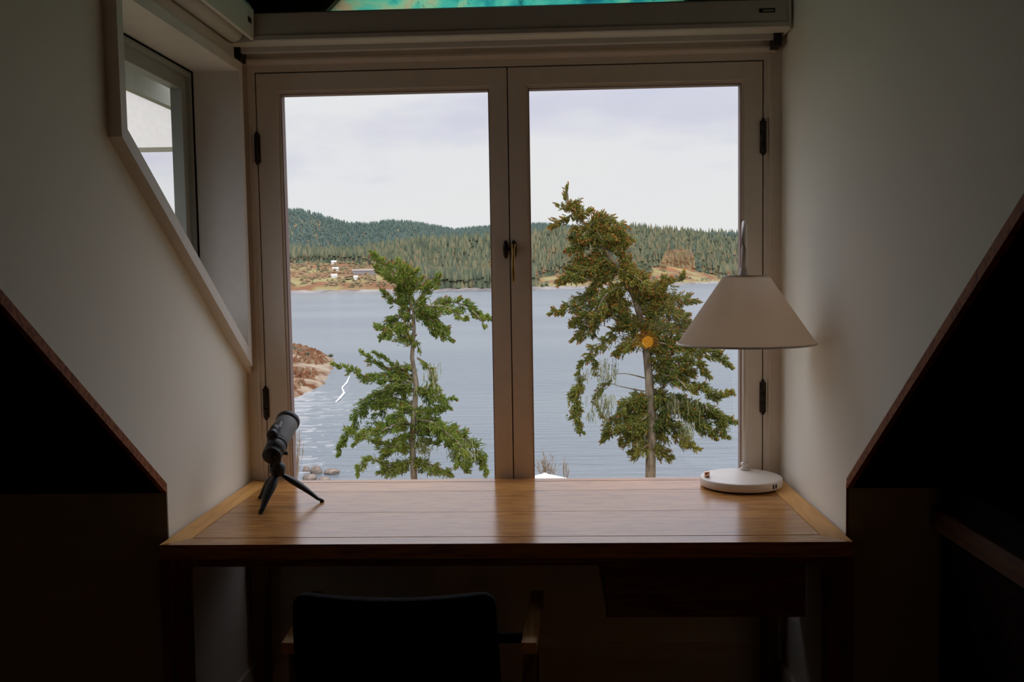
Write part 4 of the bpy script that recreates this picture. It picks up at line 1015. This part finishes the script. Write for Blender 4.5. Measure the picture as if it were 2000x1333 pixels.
LT = [([(455, 490), (400, 420), (340, 370), (295, 308)], 34), ([(450, 480), (430, 400), (400, 345)], 46), ([(450, 470), (470, 410), (490, 380)], 30), ([(450, 480), (490, 450), (505, 425)], 26),
      ([(400, 420), (350, 390), (320, 400)], 30), ([(480, 545), (530, 490), (575, 435), (592, 400)], 28), ([(470, 560), (410, 540), (360, 510), (330, 480)], 24), ([(470, 600), (400, 590), (340, 635), (310, 640)], 30),
      ([(470, 640), (410, 640), (360, 670), (330, 690)], 26), ([(470, 700), (430, 690), (400, 640)], 34), ([(465, 545), (440, 500), (410, 470)], 34), ([(480, 580), (560, 560), (640, 530), (720, 550), (780, 590), (825, 602)], 34), ([(740, 570), (780, 610), (798, 645)], 12),
      ([(490, 590), (560, 610), (610, 670), (650, 695)], 28), ([(500, 580), (570, 590), (630, 655)], 30), ([(490, 700), (500, 745)], 16),
      ([(470, 870), (380, 850), (300, 870), (230, 850), (160, 820), (120, 800)], 22), ([(460, 860), (380, 830), (300, 800), (240, 750)], 17), ([(450, 840), (370, 800), (300, 755)], 15), ([(480, 890), (400, 880), (330, 880), (280, 860)], 26),
      ([(480, 930), (380, 920), (300, 950), (240, 1000), (200, 1080), (140, 1205)], 36), ([(480, 1000), (380, 970), (290, 1000)], 30), ([(495, 780), (540, 820), (580, 900), (610, 960), (660, 960)], 18),
      ([(480, 940), (560, 920), (600, 980), (630, 1010)], 36), ([(470, 1010), (540, 1030), (610, 1010)], 38), ([(470, 1010), (410, 1030), (360, 1060)], 38), ([(470, 1080), (380, 1080), (300, 1110), (230, 1130), (195, 1105)], 34),
      ([(480, 1060), (580, 1080), (680, 1120), (760, 1190), (800, 1290)], 46), ([(480, 1120), (560, 1100), (650, 1100)], 36), ([(600, 1110), (690, 1180), (720, 1290)], 36), ([(470, 1180), (380, 1180), (300, 1150)], 34), ([(380, 1260), (300, 1235), (250, 1245), (225, 1300)], 24),
      ([(480, 1240), (560, 1260), (650, 1300)], 34), ([(480, 1240), (400, 1260), (330, 1290)], 38), ([(470, 1130), (400, 1160), (350, 1210)], 38), ([(480, 820), (440, 830), (410, 860)], 26), ([(460, 520), (430, 395), (425, 355)], 0), ([(480, 1160), (540, 1170), (590, 1150)], 28)]
near_tree('windswept_conifer', 'windswept green conifer behind the left pane with one long bough reaching right', 600, 360, 22.0,
          [(480, 1330), (470, 1150), (490, 900), (470, 780), (480, 650), (475, 560), (450, 480), (425, 380)], 6.6, LT, [(400, 900, 470, 900, 60), (460, 520, 1140, 1220, 0), (470, 1140, 560, 1230, 90), (520, 800, 600, 960, 40), (640, 1140, 760, 1270, 50)], NEEDLE, 5, .06)
RT = [([(210, 110), (200, 60), (207, 15)], 9), ([(215, 100), (250, 68)], 12), ([(205, 120), (165, 90)], 12), ([(220, 140), (170, 165), (125, 185)], 20), ([(240, 160), (250, 125), (300, 120)], 28), ([(220, 120), (215, 90), (240, 110)], 22),
      ([(300, 190), (370, 150), (430, 190), (490, 250)], 36), ([(320, 200), (400, 240), (470, 265)], 32), ([(290, 190), (260, 250), (215, 300)], 36), ([(330, 220), (280, 200), (220, 240)], 32), ([(380, 280), (330, 250), (350, 190)], 44), ([(400, 300), (440, 250), (400, 200)], 34),
      ([(400, 330), (300, 340), (210, 400), (165, 440)], 38), ([(380, 340), (270, 390), (190, 420)], 36), ([(430, 400), (340, 440), (230, 540), (130, 575)], 30), ([(430, 380), (350, 370), (280, 330)], 36),
      ([(460, 450), (350, 520), (270, 600), (215, 630)], 40), ([(460, 480), (380, 560), (300, 640), (230, 700)], 32), ([(430, 360), (500, 400), (560, 440), (620, 480)], 42), ([(450, 400), (480, 350), (440, 310)], 36),
      ([(500, 470), (600, 470), (700, 430), (725, 400)], 26), ([(520, 520), (640, 500), (720, 510), (780, 520)], 34), ([(540, 560), (650, 550), (740, 590)], 42), ([(540, 600), (440, 620), (380, 700), (300, 760), (250, 850)], 24),
      ([(265, 860), (235, 960), (240, 1060), (265, 1115)], 28), ([(300, 760), (330, 850)], 14), ([(550, 650), (650, 640), (750, 620)], 46), ([(560, 700), (660, 720), (760, 720), (860, 750), (930, 815)], 32), ([(560, 690), (480, 700), (420, 760)], 42), ([(540, 640), (470, 600), (420, 560)], 44),
      ([(570, 780), (660, 790), (760, 790), (835, 855)], 36), ([(580, 760), (700, 700), (800, 700)], 38), ([(580, 860), (680, 870), (780, 900), (860, 945), (940, 930)], 30), ([(600, 830), (690, 830), (770, 850)], 42), ([(580, 950), (700, 970), (820, 1010), (920, 1060), (980, 1058)], 34),
      ([(700, 980), (800, 1060), (870, 1130)], 38), ([(820, 1000), (900, 1070), (920, 1140)], 28), ([(590, 1050), (680, 1080), (740, 1160), (785, 1190)], 28), ([(575, 1000), (480, 1010), (410, 1060), (370, 1150)], 36), ([(570, 960), (490, 970), (430, 1020)], 34), ([(570, 1040), (480, 1080), (430, 1110)], 44),
      ([(590, 930), (640, 980), (650, 1050)], 44), ([(570, 1080), (500, 1130), (440, 1150)], 42), ([(575, 1150), (520, 1200), (480, 1215)], 32), ([(590, 1170), (640, 1210), (668, 1222)], 26), ([(600, 1040), (640, 1120), (600, 1180)], 36),
      ([(550, 930), (450, 910), (370, 885)], 0), ([(550, 870), (460, 850), (390, 860)], 0), ([(560, 720), (600, 620), (570, 560)], 46), ([(480, 560), (440, 540), (400, 500)], 36), ([(400, 880), (330, 950), (360, 1040)], 14), ([(500, 520), (520, 440), (500, 390)], 40)]
near_tree('coastal_fir', 'broader leaning conifer with brown cones and hanging lichen behind the right pane', 1020, 360, 18.0,
          [(575, 1330), (578, 1150), (575, 1000), (570, 880), (560, 780), (545, 650), (500, 500), (430, 380), (350, 260), (270, 165), (210, 105), (203, 40)], 10.5, RT,
          [(335, 780, 420, 920, 90), (310, 940, 410, 1090, 130), (650, 930, 700, 1060, 80), (715, 1060, 770, 1200, 120), (490, 1150, 540, 1240, 60), (260, 820, 330, 900, 30), (640, 900, 800, 1080, 60)], NEEDLE2, 9, .24, 1.12)

# leafless shrubs and the parasol top just above the desk's back edge
TWIG = mat('pale_twigs', (.20, .15, .10), .9, noise_scale=20, col2=(.28, .20, .14), spec=.05)
def shrub(u, v0, y, width, height, label, seed, n=16):
    r_ = random.Random(seed); sc_ = (y-CP.y)/F; p = at(u, v0, 1, y); gz_ = -4.2-8.6*min(1, max(0, (y-12)/34))**.9
    bm = bmesh.new()
    for k in range(n):
        a = r_.uniform(-1, 1); tip = p+Vector((a*width*sc_, r_.uniform(-.3, .3), (r_.uniform(.5, 1)*(1-.35*a*a))*height*sc_)); b0 = Vector((p.x+a*.1, y, gz_)); mid_ = p+Vector((a*width*.35*sc_, 0, 0))
        tube(bm, [b0, mid_, tip], [.012, .007, .0025], 5)
        for q in range(6):
            t_ = r_.uniform(.1, .9); s_ = mid_.lerp(tip, t_); e = s_+Vector((r_.uniform(-1, 1)*width*.35*sc_, r_.uniform(-.1, .1), r_.uniform(.1, .35)*height*sc_)); tube(bm, [s_, e], [.004, .0015], 4)
    o = obj('bare_shrub', bm, TWIG); return tag(o, label, 'shrub')
shrub(1070, 935, 13, 26, 52, 'leafless twiggy shrub above the white parasol tip', 2, 18)
shrub(1104, 940, 12, 8, 60, 'thin single-stemmed leafless shrub right of the parasol tip', 4, 4)
shrub(576, 935, 14, 14, 120, 'leafless reddish shrub behind the scope tripod', 3, 14)
um = at(1064, 923.5, 1, 9.0)
pa_ = thing('parasol', 'white garden parasol whose peak shows above the desk edge', 'umbrella', (um.x, 9, -4.2))
CANV = mat('white_canvas', (.52, .52, .49), .8, noise_scale=60, bump=.1)
bm = bmesh.new(); lathe(bm, [(.001, um.z), (.05, um.z-.025), (.14, um.z-.050), (1.3, um.z-.42), (1.3, um.z-.43), (.14, um.z-.06), (.001, um.z-.035)], (um.x, 9, 0), 16); cn = obj('canopy', bm, CANV, pa_)
bm = bmesh.new(); tube(bm, [(um.x, 9, -4.2), (um.x, 9, um.z-.03)], .025, 12); obj('pole', bm, TWIG, pa_)
bm = bmesh.new(); lathe(bm, [(.28, -4.25), (.28, -4.15), (.06, -4.1), (.05, -3.9)], (um.x, 9, 0), 24); obj('base', bm, GREYH, pa_)
reorigin(pa_)
